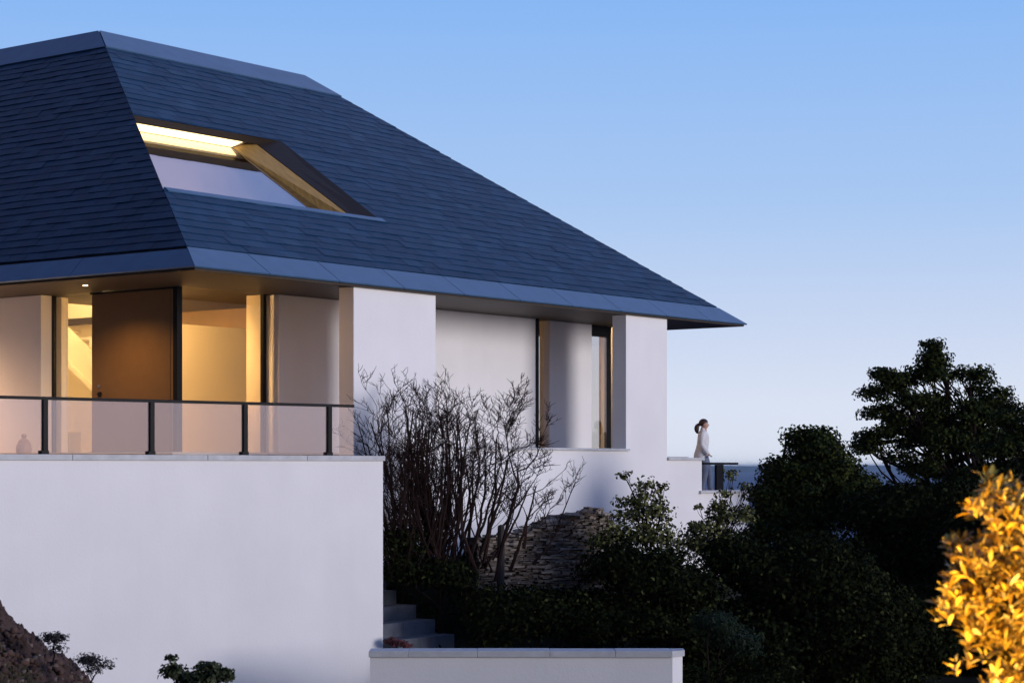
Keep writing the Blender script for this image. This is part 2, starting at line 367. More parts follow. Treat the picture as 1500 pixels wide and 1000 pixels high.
# ---- recessed walls behind
WB0, WB1 = 2.27, 2.56
mb = MB(); mb.box(4.3, 12.14, WB0, WB1, ZF-.1, ZT, bev=.008); mb.build('recessed_wall', M['stucco'], house)
c0, c1 = atb(805, 2.35), atb(867, 2.35)
mb = MB(); mb.box(c0, c1, 2.35, 2.62, ZF-.1, ZT, bev=.008); mb.build('recessed_wall', M['stucco'], house)
mb = MB(); mb.box(1.74, 2.02, ata(60, 1.74), 22, ZF-.1, ZT, bev=.008); mb.build('side_wall', M['stucco'], house)
mb = MB(); mb.box(14.8, 15.06, 5.6, 22, ZF-.1, ZT); mb.box(2.02, 14.8, 21.7, 22, ZF-.1, ZT); mb.build('rear_wall', M['stucco'], house)
mb = MB(); mb.box(atb(893.5, 2.6), atb(908, 2.42), 2.42, 2.6, ZF-.1, ZT, bev=.008); mb.build('recessed_wall', M['stucco'], house)
# floors
mb = MB(); mb.box(1.6, 15.06, 2.2, 22, -.2, ZF); mb.build('floor', M['floor'], house)
mb = MB(); mb.box(p0+.02, q1_, b1+.001, 2.19, -.2, .2); mb.build('loggia_floor', M['paving'], house)
mb = MB(); mb.box(q1_+.01, q2_, b1+.001, 9, -1, -.615); mb.box(15.07, q1_+.005, 2.25, 9, -1, -.615); mb.build('terrace_floor', M['paving'], house)
# base walls down to the ground
mb = MB(); mb.box(1.7, 15.06, 9, 22, -5, -.21); mb.box(15.07, q2_-.02, b1+.01, 9, -5, -1.01); mb.box(p0+.05, 15.05, b1+.01, 8.99, -5, -.21)
mb.build('plinth', M['stucco'], house)
# ---- door
dA = 1.98
bj, bL, = ata(256, dA), ata(134, dA)
bR = ata(250, dA)
mb = MB(); mb.box(dA, dA+.07, bR+.01, bL-.005, ZF+.012, ZT-.03, bev=.006)
door = mb.build('door', M['bronze'], house); tag(door, 'tall bronze brown pivot door')
mb = MB(); hb = ata(143, dA-.05)
mb.box(dA-.012, dA, hb-.045, hb+.045, 1.24, 1.33, bev=.003); mb.tube([H(dA-.012, hb, 1.285), H(dA-.055, hb, 1.285)], .012, 8); mb.tube([H(dA-.055, hb+.01, 1.285), H(dA-.055, hb-.11, 1.285)], .011, 8)
mb.build('handle', M['black'], door, house)
mb = MB(); mb.tube([H(dA-.02, hb+.01, 1.43), H(dA, hb+.01, 1.43)], .032, 14); mb.build('lock', M['steel'], door, house)
mb = MB(); mb.box(dA+.002, dA+.09, bj+.005, bR, ZF+.001, ZT-.001); mb.build('door_jamb', M['bronze'], door, house)
mb = MB(); cb = ata(262, dA); mb.box(dA-.04, dA+.08, cb, bj, ZF+.001, ZT-.0015); mb.box(dA-.012, dA+.09, bj+.001, bL+.03, ZT-.036, ZT-.002); mb.box(dA-.02, dA+.09, bj, bL+.03, ZF, ZF+.011)
mb.build('corner_post', M['black'], house)
# ---- side glazing left of the door
f0, f1 = ata(77, 2.0), ata(72.5, 2.0)
win = MB(); win.box(1.99, 2.09, f0, f1, ZF+.001, ZT-.001); w1 = win.build('window', M['black'], house)
mb = MB(); mb.box(2.035, 2.05, bL+.005, f0-.002, ZF+.002, ZT-.002); mb.build('pane', M['wglass'], w1, house)
# corner glazing right of the door
g0, g1 = atb(386, 2.42), atb(390.5, 2.42)
win = MB(); win.box(g0, g1, 2.42, 2.50, ZF+.001, ZT-.001); w2 = win.build('window', M['black'], house)
mb = MB(); mb.box(dA+.085, g0-.002, 2.455, 2.47, ZF+.002, ZT-.002); mb.build('pane', M['wglass'], w2, house)
# right hand end glazing
h0, h1 = atb(787, 2.25), atb(791, 2.25)
win = MB(); win.box(12.142, 12.142+(h1-h0)*1.0, 2.26, 2.34, ZF+.001, ZT-.001)
e0, e1 = atb(886.5, 2.45), atb(893, 2.45)
w3 = win.build('window', M['black'], house); mb = MB(); mb.box(12.2, c0-.01, 2.5, 2.512, ZF+.002, ZT-.002); mb.build('pane', M['wglass'], w3, house)
win = MB(); e0, e1 = atb(886.5, 2.53), atb(895, 2.53); win.box(e0, e1, 2.53, 2.55, ZF+.001, ZT-.001); w3 = win.build('window', M['black'], house)
mb = MB(); mb.box(c1+.01, e0-.002, 2.47, 2.54, ZT-.24, ZT-.001); mb.build('window_head', M['black'], w3, house)
mb = MB(); mb.box(c1+.01, e0+.01, 2.5, 2.512, ZF+.002, ZT-.25); mb.build('pane', M['wglass'], w3, house)
mb = MB(); o0, o1 = atb(877.5, 3.36), atb(892, 3.3); mb.box(o0, o1, 3.3, 3.36, ZF+.001, ZT-.03); mb.build('timber_post', M['shaft'], house)
mb = MB(); mb.box(15.03, 15.045, 2.6, 5.58, ZF+.002, ZT-.002); w4 = mb.build('window', M['wglass'], house)
# ---- interior
mb = MB()
mb.box(3.0, atb(370, 4.5), 4.5, 4.62, ZF+.001, 2.66); mb.build('interior_partition', M['cream'], house)
mb = MB(); mb.box(g1+.02, g1+.3, 2.57, 2.95, ZF+.001, ZT-.001); mb.box(2.34, 2.5, ata(90, 2.34), 7.4, ZF+.001, ZT-.001)
mb.box(6.3, 6.42, 4.7, 12, ZF+.001, 5.05); mb.box(2.1, 6.29, 11.7, 11.9, ZF+.001, 5.05)
mb.box(2.05, 2.2, 7.02, 11.69, ZT+.06, 5.05); mb.box(2.21, 6.29, 7.02, 7.14, ZT+.06, 5.05); mb.box(2.2, 6.42, 7.02, 12, 5.06, 5.16)
mb.box(6.43, 14.7, 9.5, 9.62, ZF+.001, ZT-.001); mb.box(9.0, 9.12, 2.6, 9.49, ZF+.001, ZT-.001)
mb.build('interior_wall', M['cream'], house)
mb = MB(); mb.box(6.24, 6.298, 4.75, 7.6, ZF+.002, ZT-.002); mb.build('wall_shade_panel', M['timber'], house)  # added panel; its darker colour stands for shade on the upper hall wall
mb = MB(); mb.box(6.0, 6.18, 7.7, 11.6, 2.98, 3.11); mb.build('interior_beam', M['darktimber'], house)
mb = MB()      # stair guard in the hall, falling towards the door, with treads behind
def sg(b): return 1.555+(b-8.16)*.69
A5 = 5.0
mb.prism([H(A5, 5.9, sg(5.9)+.12), H(A5, 11.6, sg(11.6)+.12), H(A5, 11.6, sg(11.6)+.73), H(A5, 5.9, sg(5.9)+.73)], Vector(H(.1, 0, 0))-Vector(H(0, 0, 0)))
mb.prism([H(A5-.05, 5.9, sg(5.9)), H(A5-.05, 11.6, sg(11.6)), H(A5-.05, 11.6, sg(11.6)+.115), H(A5-.05, 5.9, sg(5.9)+.115)], Vector(H(.2, 0, 0))-Vector(H(0, 0, 0)))
for k in range(15):
    b = 6.2+k*.27; z = sg(b)+.05
    if z > .3 : mb.box(A5+.16, 6.28, b, b+.29, z-.04, z)
mb.build('staircase', M['cream'], house)
# lamps: soffit downlights, hall lamps and an added spot for the pier, each a fitting plus its light
def lamp(a, b, z, watts, col=(1, .66, .30), spot=None, rad=.05, blend=.6, name='downlight', part=True, target=None):
    if part:
        mb = MB(); c = H(a, b, z-.012); mb.lathe(c, [(.055, 0), (.055, .010), (.05, .011)], 16); d = mb.build(name, M['steel'], house)
        mb = MB(); mb.lathe((c[0], c[1], c[2]-.004), [(.042, 0), (.042, .003)], 16); mb.build('lens', M['lamp'], d, house)
    l = bpy.data.lights.new('lamp_light', 'SPOT' if spot else 'POINT'); l.energy = watts; l.color = col; l.shadow_soft_size = rad
    o = bpy.data.objects.new('lamp_light', l); COL.objects.link(o); o.location = H(a, b, z-.05)
    if spot:
        l.spot_size = R(spot); l.spot_blend = blend
        if target: o.rotation_euler = (Vector(target)-o.location).to_track_quat('-Z', 'Y').to_euler()
zc = ZS-.05
def hid(px, b, z, w, **k): lamp(atb(px, b), b, z, w, **k)      # fittings that stand behind the door leaf as seen from the garden
lamp(.82, 3.54, zc, 255, spot=140, blend=.9, col=(1, .58, .22))
lamp(.25, 9.6, zc, 1700, spot=165, blend=1, col=(1, .58, .30))
WARM = (1, .58, .19)
hid(222, 3.6, zc, 130, rad=.08, col=WARM)
hid(240, 3.2, zc, 560, rad=.08, col=WARM, spot=95, blend=.8, target=H(4.9, 4.5, 1.2))
hid(212, 3.4, zc, 420, rad=.08, col=WARM, spot=62, blend=.8, target=H(4.1, .7, 1.3))  # added spot, aimed out through the corner glass to warm the pier side
hid(160, 6.4, zc, 120, rad=.08, col=(1, .66, .28))
lamp(3.6, 9.6, 5.04, 650, col=(1, .72, .34), rad=.1)
lamp(atb(842, 2.9), 2.9, zc, 95, rad=.08, col=WARM); lamp(11.0, 6.0, zc, 60, rad=.08, col=WARM)
# ================================================================== TERRACE WALL, BALUSTRADE
TH = R(46.5); WD = np.array([math.sin(TH), math.cos(TH)]); WN = np.array([WD[1], -WD[0]])   # WN points to the viewer
W0 = np.array([-.2471*29, 29.0])
def onw(px):
    u = (px-750)/F; return (u*W0[1]-W0[0])/(WD[0]-u*WD[1])
def TW(s, n, z): q = W0+s*WD-n*WN; return (q[0], q[1], z)      # n = metres behind the face
sE = onw(561); ZC = .165
tw = thing('terrace_wall', TW(2, 0, -4), 'tall plain white rendered retaining wall under the glass balustrade', 'wall')
mb = MB(); mb.box(-6, sE, 0, .32, -5, ZC-.085, fn=TW); mb.build('wall', M['stucco'], tw)
mb = MB(); mb.box(sE-.32, sE-.001, .321, 3.2, -5, ZC-.086, fn=TW); mb.build('return_wall', M['stucco'], tw)
mb = MB()
brk = [-6, -3.6, -1.2, 1.15, 3.5, 5.4, sE+.03]
for i in range(len(brk)-1): mb.box(brk[i]+.003, brk[i+1]-.003, -.03, .36, ZC-.082, ZC, fn=TW, bev=.006)
mb.box(sE-.36, sE+.03, .366, 3.2, ZC-.082, ZC, fn=TW, bev=.006)
mb.build('coping', M['coping'], tw)
c1w = TW(sE-.33, .33, 0); pts = [TW(-6, .33, 0), c1w, TW(sE-.33, 3.1, 0), H(p0+.01, .5, 0), H(p0+.01, 2.19, 0), H(1.59, 2.19, 0), H(1.59, 16, 0)]
mb = MB(); mb.prism([(x, y, .0) for x, y, z in pts], (0, 0, .14)); t = mb.build('terrace', M['paving'], loc=(-6, 34, 0)); tag(t, kind='structure')
bal = thing('glass_balustrade', TW(3, .15, ZC), 'long glass balustrade with black posts and handrail on the tall white terrace wall', 'balustrade')
rt = .825
mb = MB(); sR = onw(527); mb.box(-6, sR, .13, .19, ZC+rt-.045, ZC+rt, fn=TW, bev=.006); mb.build('handrail', M['black'], bal)
sp = [onw(74), onw(230.5), onw(367.5), onw(491)]; sp = [sp[0]-3.6, sp[0]-1.82]+sp
for s in sp:
    mb = MB(); mb.box(s-.037, s+.037, .125, .195, ZC+.001, ZC+rt-.046, fn=TW); mb.box(s-.08, s+.045, .11, .21, ZC+.0005, ZC+.055, fn=TW, bev=.004); mb.build('post', M['black'], bal)
ed = [-6]+sp+[sR]
for i in range(len(ed)-1):
    mb = MB(); mb.box(ed[i]+.05, ed[i+1]-(.05 if i < len(ed)-2 else 0), .155, .167, ZC+.012, ZC+rt-.047, fn=TW); mb.build('glass_pane', M['glass'], bal)
# pot and box on the terrace
c = H(1.25, ata(35, 1.25), .142)
pot = thing('urn', c, 'small squat brown clay urn with a knobbed lid by the lit wall behind the balustrade', 'urn')
mb = MB(); mb.lathe(c, [(.09, 0), (.13, .07), (.145, .16), (.13, .24), (.10, .29)], 20); mb.build('body', M['terracotta'], pot, smooth=False)
mb = MB(); mb.lathe(c, [(.105, .292), (.10, .31), (.055, .345), (.03, .36), (.05, .39), (.045, .42), (.02, .435)], 18); mb.build('lid', M['terracotta'], pot, smooth=False)
mb = MB(); bx = ata(98, 2.9); mb.box(2.8, 3.1, bx-.17, bx+.17, ZF+.002, ZF+.36, bev=.01); mb.box(2.79, 3.11, bx-.18, bx+.18, ZF+.36, ZF+.40, bev=.01)
sb = mb.build('storage_box', M['box'], loc=H(2.95, bx, ZF)); tag(sb, 'small yellowish storage box on the hall floor inside the glass beside the door', 'box')
# ================================================================== LOW GARDEN WALL
gx0, gx1 = (542-750)/F*30, (1001-750)/F*30
gw = thing('garden_wall', ((gx0+gx1)/2, 30.2, -4), 'low white rendered garden wall with a grey stone coping along the bottom', 'wall')
def GW(x, y, z): return (x, y-(x-gx0)*.0075, z)
zt = -2.675
mb = MB()
pl = [(gx0, 30.0), (gx1-.16, 30.0), (gx1, 30.19), (gx1, 30.42), (gx0, 30.42)]
mb.prism([GW(x, y, -5) for x, y in pl][::1], (0, 0, 5+zt-.09)); mb.build('wall', M['stucco'], gw)
mb = MB(); xs = [gx0-.02, gx0+.55, gx0+1.55, gx0+2.6, gx0+3.55, gx1-.17]
for i in range(5): mb.box(xs[i]+.002, xs[i+1]-.002, 29.965, 30.45, zt-.088+random.uniform(0, .002), zt+random.uniform(-.003, .003), fn=GW, bev=.006)
mb.prism([GW(x, y, zt-.088) for x, y in [(gx1-.168, 29.965), (gx1+.03, 30.17), (gx1+.03, 30.45), (gx1-.168, 30.45)]], (0, 0, .088))
mb.build('coping', M['coping'], gw)
# ================================================================== STEPS
st = thing('garden_steps', H(3.2, -1.9, -3.2), 'four grey stone garden steps climbing behind the tall terrace wall', 'steps')
for k in range(5):
    b = -1.93+.4*k; z = -2.853+.234*k
    aR = atb([666, 638, 610, 581, 566][k], b); aL = atb([584, 552, 545, 538, 530][k], b)
    mid = aR-(aR-aL)*(.62, .55, .4, .5, .5)[k]
    mb = MB(); mb.box(aL, mid-.003, b, b+.55, z-.55, z, bev=.008); mb.box(mid, aR, b, b+.55, z-.55, z+.001, bev=.008); mb.build('step', M['concrete'], st)
# ================================================================== GROUND, SEA, HILLS
def gz(x, y):
    z = -1.75-.085*min(y, 20) if y < 20 else -3.45-.02*min(y-20, 10)
    if (W0[0]-x)*WN[0]+(W0[1]-y)*WN[1] > .15 and y > 30.3:
        # bank rising towards the house
        q = np.array([x-EX, y-EY]); a, b = q@DR, q@DL
        t = min(max((b+4.2)/4.2, 0), 1); z = -3.75+1.75*t*t*(3-2*t)
        k = min(max((a-3.6)/1.0, 0), 1); z = k*z+(1-k)*(-3.5)
        z -= max(0, x-2.0)*.13
    if y > 60: z -= (y-60)*.35
    return z+.12*noise.noise((x*.6, y*.6, 0))
xs = np.concatenate([np.arange(-60, -14, 4), np.arange(-14, 16, .35), np.arange(16, 61, 4)]); ys = np.concatenate([np.arange(-14, 26, .8), np.arange(26, 44, .35), np.arange(44, 150, 4)])
V = [(x, y, max(gz(x, y), -36)) for y in ys for x in xs]; nx = len(xs)
Fq = [(j*nx+i, j*nx+i+1, (j+1)*nx+i+1, (j+1)*nx+i) for j in range(len(ys)-1) for i in range(nx-1)]
g = npmesh('ground', V, Fq, M['earth']); tag(g, kind='structure')
mb = MB(); mb.poly([(-25000, 60, -30), (25000, 60, -30), (25000, 26000, -30), (-25000, 26000, -30)]); o = mb.build('sea', M['sea']); tag(o, kind='structure')
# far headland
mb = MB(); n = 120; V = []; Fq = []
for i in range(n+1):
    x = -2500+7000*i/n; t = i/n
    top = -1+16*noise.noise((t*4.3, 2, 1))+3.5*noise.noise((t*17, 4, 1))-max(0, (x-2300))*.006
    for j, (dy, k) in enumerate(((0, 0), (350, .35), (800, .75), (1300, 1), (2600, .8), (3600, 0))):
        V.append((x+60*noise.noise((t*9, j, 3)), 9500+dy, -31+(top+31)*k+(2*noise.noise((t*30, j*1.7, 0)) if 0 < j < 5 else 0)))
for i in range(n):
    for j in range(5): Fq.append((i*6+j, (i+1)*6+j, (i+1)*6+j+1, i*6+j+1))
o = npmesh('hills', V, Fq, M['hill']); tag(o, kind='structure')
# earth bank, lower left
V = []; nx, ny = 330, 240
def bankz(x, y):
    zl = -1.36-(x+4.2)*.80-.12*max(0, y-17.0)**1.3
    zl = min(zl, -.75) if x < -4.8 else zl
    n_ = .10*noise.noise((x*2.2, y*2.2, 1))+.09*noise.noise((x*6, y*6, 4))+.075*abs(noise.noise((x*13, y*13, 7)))+.05*abs(noise.noise((x*27, y*27, 9)))+.03*noise.noise((x*55, y*55, 3))-.03
    return max(zl+n_-.03-.15*max(0, 17-y), -3.9)
for j in range(ny):
    for i in range(nx):
        x = -7+4.6*i/(nx-1); y = 14.5+4.2*j/(ny-1); V.append((x, y, bankz(x, y)))
Fq = [(j*nx+i, j*nx+i+1, (j+1)*nx+i+1, (j+1)*nx+i) for j in range(ny-1) for i in range(nx-1)]
o = npmesh('earth_bank', V, Fq, M['soil']); tag(o, kind='structure')
V = []; Fq = []
for k in range(7000):
    x = random.uniform(-6, -3.0); y = random.uniform(15.2, 17.6); r = random.choice((.006, .009, .013, .02, .028))*random.uniform(.7, 1.3); z = bankz(x, y)+r*.3
    b = len(V)
    for i in range(8):
        V.append((x+r*(1 if i & 1 else -1)*random.uniform(.5, 1.1), y+r*(1 if i & 2 else -1)*random.uniform(.5, 1.1), z+r*(.8 if i & 4 else -.6)*random.uniform(.5, 1.1)))
    for f in ((0, 1, 3, 2), (4, 6, 7, 5), (0, 4, 5, 1), (2, 3, 7, 6), (0, 2, 6, 4), (1, 5, 7, 3)): Fq.append(tuple(b+i for i in f))
o = npmesh('soil_clods', V, Fq, M['clod']); tag(o, 'loose brown clods and small stones scattered over the bare earth bank', 'soil', kind='stuff')
# ================================================================== DRYSTONE WALL
swl = [(700, 35.9), (760, 36.4), (810, 36.7), (845, 36.9), (872, 37.0), (905, 37.6)]   # px, depth
pp = [Vector(((p-750)/F*d, d, 0)) for p, d in swl]
sw = thing('stone_wall', (pp[2].x, pp[2].y, -3), 'rough drystone wall of thin brown stones rising beside the evergreen shrub', 'wall')
def along(t):
    L_ = [(pp[i+1]-pp[i]).length for i in range(len(pp)-1)]; s = t*sum(L_)
    for i, l in enumerate(L_):
        if s <= l or i == len(L_)-1:
            d = (pp[i+1]-pp[i]).normalized(); return pp[i]+d*s, d
        s -= l
TL_ = sum((pp[i+1]-pp[i]).length for i in range(len(pp)-1))
def topz(t):
    px = 700+205*t
    y = np.interp(px, [700, 770, 790, 830, 850, 866, 885, 905], [787, 781, 772, 757, 751, 750, 760, 778]); return (HZ-y)/F*36.6
mb = MB(); z = -2.9; ci = 0
while z < -.75:
    h = random.uniform(.022, .05); s = random.uniform(-.1, 0)
    while s < TL_:
        w = random.uniform(.07, .26); t = min(max((s+w/2)/TL_, 0), 1)
        tz = topz(t)
        if z+h < tz+.03:
            p, d = along(min(max(s/TL_, 0), 1)); q, _ = along(min((s+w-.012)/TL_, 1)); nrm = Vector((d.y, -d.x, 0))
            o1 = random.uniform(-.05, .045); o2 = o1+random.uniform(-.03, .03); zj = random.uniform(-.008, .008); tl = random.uniform(-.014, .014)
            A, B = p+nrm*o1, q+nrm*o2; C_, D_ = q-nrm*.4, p-nrm*.4
            rz = lambda: random.uniform(-.006, .006)
            mb.hexa([(A.x, A.y, z+zj), (B.x, B.y, z+zj+tl), (C_.x, C_.y, z), (D_.x, D_.y, z)], [(A.x, A.y, z+h-.008+rz()), (B.x, B.y, z+h-.008+tl+rz()), (C_.x, C_.y, z+h-.005), (D_.x, D_.y, z+h-.005)])
        s += w
    z += h
mb.build('stones', M['rubble'], sw)
mb = MB()
p, d = along(0); ring = []
for k in range(14):
    t = k/13; a, d = along(t); nrm = Vector((d.y, -d.x, 0)); z = topz(t)-.10; ring.append((a-nrm*.07, a-nrm*.36, z))
for k in range(13):
    (a, a2, z), (b, b2, zz) = ring[k], ring[k+1]
    mb.hexa([(a.x, a.y, -3), (b.x, b.y, -3), (b2.x, b2.y, -3), (a2.x, a2.y, -3)], [(a.x, a.y, z), (b.x, b.y, zz), (b2.x, b2.y, zz), (a2.x, a2.y, z)])
mb.build('wall_core', M['earth'], sw)
# rough rounded cap of turf and flat stones
mb = MB()
for k in range(150):
    t = random.uniform(.30, .98); a, d = along(t); nrm = Vector((d.y, -d.x, 0)); w = random.uniform(.05, .16); q = a+nrm*random.uniform(-.34, .05); z = topz(t)+random.uniform(-.06, .03+.03*math.sin(t*3)); h = random.uniform(.02, .05)
    an = random.uniform(-.3, .3); e = Vector((d.x*math.cos(an)-d.y*math.sin(an), d.x*math.sin(an)+d.y*math.cos(an), random.uniform(-.12, .12))); n_ = Vector((-e.y, e.x, random.uniform(-.1, .1)))
    c_ = [q-e*w-n_*w*.6, q+e*w*random.uniform(.7, 1.1)-n_*w*.6, q+e*w+n_*w*.6, q-e*w*random.uniform(.7, 1.1)+n_*w*.6]
    mb.hexa([(v.x, v.y, v.z+z) for v in c_], [((v.x-q.x)*.85+q.x, (v.y-q.y)*.85+q.y, v.z+z+h) for v in c_])
mb.build('cap_stones', M['rubble'], sw)
c = WP(733, 842, 35.6); mb = MB(); mb.tube([(c[0], c[1], c[2]-.3), (c[0]+.01, c[1], c[2]+.4), WP(734, 771, 35.6)], [.068, .066, .060], 9); mb.lathe(WP(734, 771, 35.6), [(.060, 0), (.05, .02), (.02, .035)], 9)
o = mb.build('wooden_post', M['weathered'], loc=(c[0], c[1], c[2]-.3)); tag(o, 'short weathered wooden post standing in front of the drystone wall', 'post')
# ================================================================== VEGETATION
def leafmesh(C, Nn, L, W, fold=.25, rng=RNG):
    n = len(C); rnd = rng.normal(size=(n, 3)); U = rnd-Nn*np.sum(rnd*Nn, 1, keepdims=True); U /= np.linalg.norm(U, axis=1, keepdims=True)+1e-9
    Vv = np.cross(Nn, U); Ls = L*rng.uniform(.6, 1.25, (n, 1)); Ws = W*rng.uniform(.6, 1.2, (n, 1))
    a = C-U*Ls*.5; b = C+Vv*Ws*.5+Nn*Ws*fold-U*Ls*.05; c = C+U*Ls*.5-Nn*Ls*.12; d = C-Vv*Ws*.5+Nn*Ws*fold-U*Ls*.05
    V = np.stack([a, b, c, d], 1).reshape(-1, 3); return V, np.arange(4*n).reshape(-1, 4)
def clump_points(clumps, d, seed):
    """clumps: (px, py, rx, ry, tufts, dens) -> leaf centres + normals"""
    rng = np.random.default_rng(seed); Cs = []; Ns = []; T = []
    for (px, py, rx, ry, nt, nl, tr) in clumps:
        c = np.array(WP(px, py, d)); r = np.array([rx, (rx+ry)*.5, ry])/F*d
        di = rng.normal(size=(nt, 3)); di /= np.linalg.norm(di, axis=1, keepdims=True)
        di[:, 2] = np.where(di[:, 2] < -.3, -di[:, 2]*rng.uniform(-.3, 1, nt), di[:, 2])
        rad = rng.uniform(.35, 1.0, (nt, 1))**.6
        tc = c+di*rad*r
        T.append((tc, c))
        k = rng.integers(int(nl*.5), int(nl*1.5)+1, nt)
        idx = np.repeat(np.arange(nt), k); m = len(idx)
        off = np.clip(rng.normal(size=(m, 3)), -1.7, 1.7)*tr*np.array([1.15, 1.15, .62])
        Cs.append(tc[idx]+off); nn = di[idx]*.5+off/(tr*2)+rng.normal(size=(m, 3))*.55+np.array([0, 0, .35]); Ns.append(nn/np.linalg.norm(nn, axis=1, keepdims=True))
    return np.concatenate(Cs), np.concatenate(Ns), T
def wander(p, q, n, jit, sag=0):
    p, q = Vector(p), Vector(q); out = []; o = Vector((0, 0, 0)); L_ = (q-p).length
    for i in range(n+1):
        t = i/n
        o += Vector((random.gauss(0, 1), random.gauss(0, 1), random.gauss(0, .5)))*jit*L_/n
        out.append(p.lerp(q, t)+o*(1-.7*t)*min(1, t*3)+Vector((0, 0, sag*L_*4*t*(1-t))))
    return out
def tree(name, label, cat, clumps, d, base_px, base_z, trunk_r, leafmat, L, W, seed, limbs=True, group=None, tip=None):
    random.seed(seed); bx = (base_px-750)/F*d
    t = thing(name, (bx, d, base_z), label, cat, group=group)
    C, Nn, T = clump_points(clumps, d, seed)
    mb = MB(); big = max(clumps, key=lambda c: c[2]*c[3])
    heart = Vector(WP(big[0], big[1]+big[3]*.3, d)); p = wander((bx, d, base_z), heart, 8, .25)
    mb.tube(p, [trunk_r*(1-.55*i/8) for i in range(9)], 8)
    for (tc, c) in T:
        st_ = p[random.randint(4, 8)]; w = wander(st_, tuple(c), 6, .35, .04); mb.tube(w, [trunk_r*.42*(1-.75*i/6) for i in range(7)], 5)
        if limbs:
            for k in range(min(len(tc), 14)):
                e = tc[random.randrange(len(tc))]; w2 = wander(w[random.randint(3, 6)], tuple(e), 4, .3, .03); mb.tube(w2, [trunk_r*.14*(1-.7*i/4) for i in range(5)], 4)
    mb.build('trunk', M['bark'], t)
    V, Fq = leafmesh(C, Nn, L, W, rng=np.random.default_rng(seed+1)); npmesh('crown', V, Fq, leafmat, t)
    return t
def K(px, py, rx, ry, dens=1.0, tr=.15, nl=42):
    return (px, py, rx, ry, max(4, int(rx*ry*.030*dens)), nl, tr)
def KT(px, py, rx, ry, dens=1.0): return K(px, py, rx, ry, dens*.62, .13, 105)
tree('tall_tree', 'tall dark tree with a ragged layered crown standing against the sky on the right', 'tree',
 [KT(1368, 528, 20, 20, 1.2), KT(1375, 548, 44, 17), KT(1340, 562, 32, 12, .9), KT(1308, 556, 20, 10, 1), KT(1300, 577, 38, 15), KT(1412, 552, 22, 16, .8), KT(1434, 554, 11, 15, .5), KT(1440, 570, 18, 12, .5), KT(1478, 596, 24, 12, .8), KT(1456, 582, 20, 14, .7), KT(1500, 608, 20, 14, .8), KT(1262, 655, 10, 6, 2), KT(1366, 508, 4, 7, 2.2), KT(1292, 548, 10, 7, 1.6),
  KT(1330, 592, 45, 15, .8), KT(1284, 606, 24, 10, 1), KT(1380, 590, 60, 16, .7), KT(1345, 615, 60, 16, .8), KT(1410, 612, 58, 24), KT(1285, 642, 30, 13, 1.1), KT(1276, 660, 14, 10, 1), KT(1330, 636, 50, 18, .8), KT(1390, 640, 58, 26), KT(1448, 612, 22, 30, .8),
  KT(1345, 655, 44, 16, .8), KT(1440, 655, 55, 38, .9), KT(1320, 672, 20, 8, .5), KT(1365, 690, 50, 22, .7), KT(1430, 705, 60, 26, .8)], 47, 1400, -6, .17, M['leaf_tree'], .095, .06, 21)
tree('side_tree', 'dark green bushy tree at the right edge behind the golden shrub', 'tree',
 [KT(1478, 618, 24, 16, .8), KT(1500, 640, 30, 30, .9), KT(1470, 660, 34, 30), KT(1500, 700, 50, 40), KT(1450, 720, 55, 40), KT(1540, 660, 50, 60, .5)], 44, 1490, -6, .14, M['leaf_tree'], .09, .058, 22)
tree('domed_tree', 'dense dark tree with a rounded domed top between the woman and the tall tree', 'tree',
 [KT(1192, 640, 22, 12, 1.5), KT(1165, 640, 12, 10, 1), KT(1190, 662, 42, 24, 1.5), KT(1160, 690, 32, 26, 1.4), KT(1215, 690, 42, 36, 1.5), KT(1175, 715, 60, 36, 1.5), KT(1245, 715, 36, 28, 1.3), KT(1140, 735, 48, 34, 1.3), KT(1215, 750, 70, 50, 1.3), KT(1275, 735, 40, 26, 1.1), KT(1150, 785, 70, 60, 1.2)], 40, 1190, -6, .15, M['leaf_tree'], .085, .055, 23)
def KD(px, py, rx, ry, dens=1.0): return K(px, py, rx, ry, dens*.8, .17, 70)
tree('dark_bush', 'broad black green bush filling the slope below the tall tree', 'bush',
 [KD(1300, 760, 70, 45, 1.3), KD(1345, 735, 60, 28, 1.2), KD(1400, 760, 70, 48, 1.3), KD(1360, 830, 95, 80, 1.2), KD(1290, 850, 80, 80, 1.2)], 38.5, 1340, -6.5, .12, M['leaf_dark'], .10, .065, 24)
tree('dark_bush', 'black green bush low down behind the golden shrub', 'bush',
 [KD(1350, 1015, 100, 60, 1), KD(1460, 1030, 100, 60, 1), KD(1450, 830, 80, 80, 1.3), KD(1420, 900, 90, 80, 1.3), KD(1340, 940, 100, 75, 1.2), KD(1480, 960, 80, 80, 1), KD(1500, 780, 60, 60, 1)], 36.5, 1430, -6.5, .12, M['leaf_dark'], .10, .065, 25)
tree('dark_bush', 'dark bush below the domed tree and right of the low garden wall', 'bush',
 [KD(1120, 1010, 110, 55, 1), KD(1240, 1010, 120, 60, 1), KD(1200, 860, 90, 75, 1.3), KD(1130, 850, 60, 55, 1.3), KD(1250, 930, 110, 85, 1.2), KD(1130, 950, 110, 80, 1.2), KD(1080, 830, 50, 45, 1.2)], 35, 1170, -6.5, .12, M['leaf_dark'], .09, .06, 26)
tree('evergreen_shrub', 'loose evergreen shrub with pale leaves and an upright tip against the white wall', 'shrub',
 [K(915, 697, 6, 8, 1, .05, 8), K(945, 712, 22, 14, .9, .07, 15), K(970, 718, 5, 12, 1, .05, 8), K(935, 735, 34, 18, .9, .08, 20), K(950, 752, 36, 18, .9, .09, 22), K(920, 758, 26, 14, .9, .09, 22), K(900, 790, 36, 26, .9, .1, 26), K(955, 790, 42, 30, .9, .1, 26), K(985, 812, 24, 22, .7, .1, 20)], 36, 945, -3.6, .05, M['leaf_pale'], .085, .056, 27)
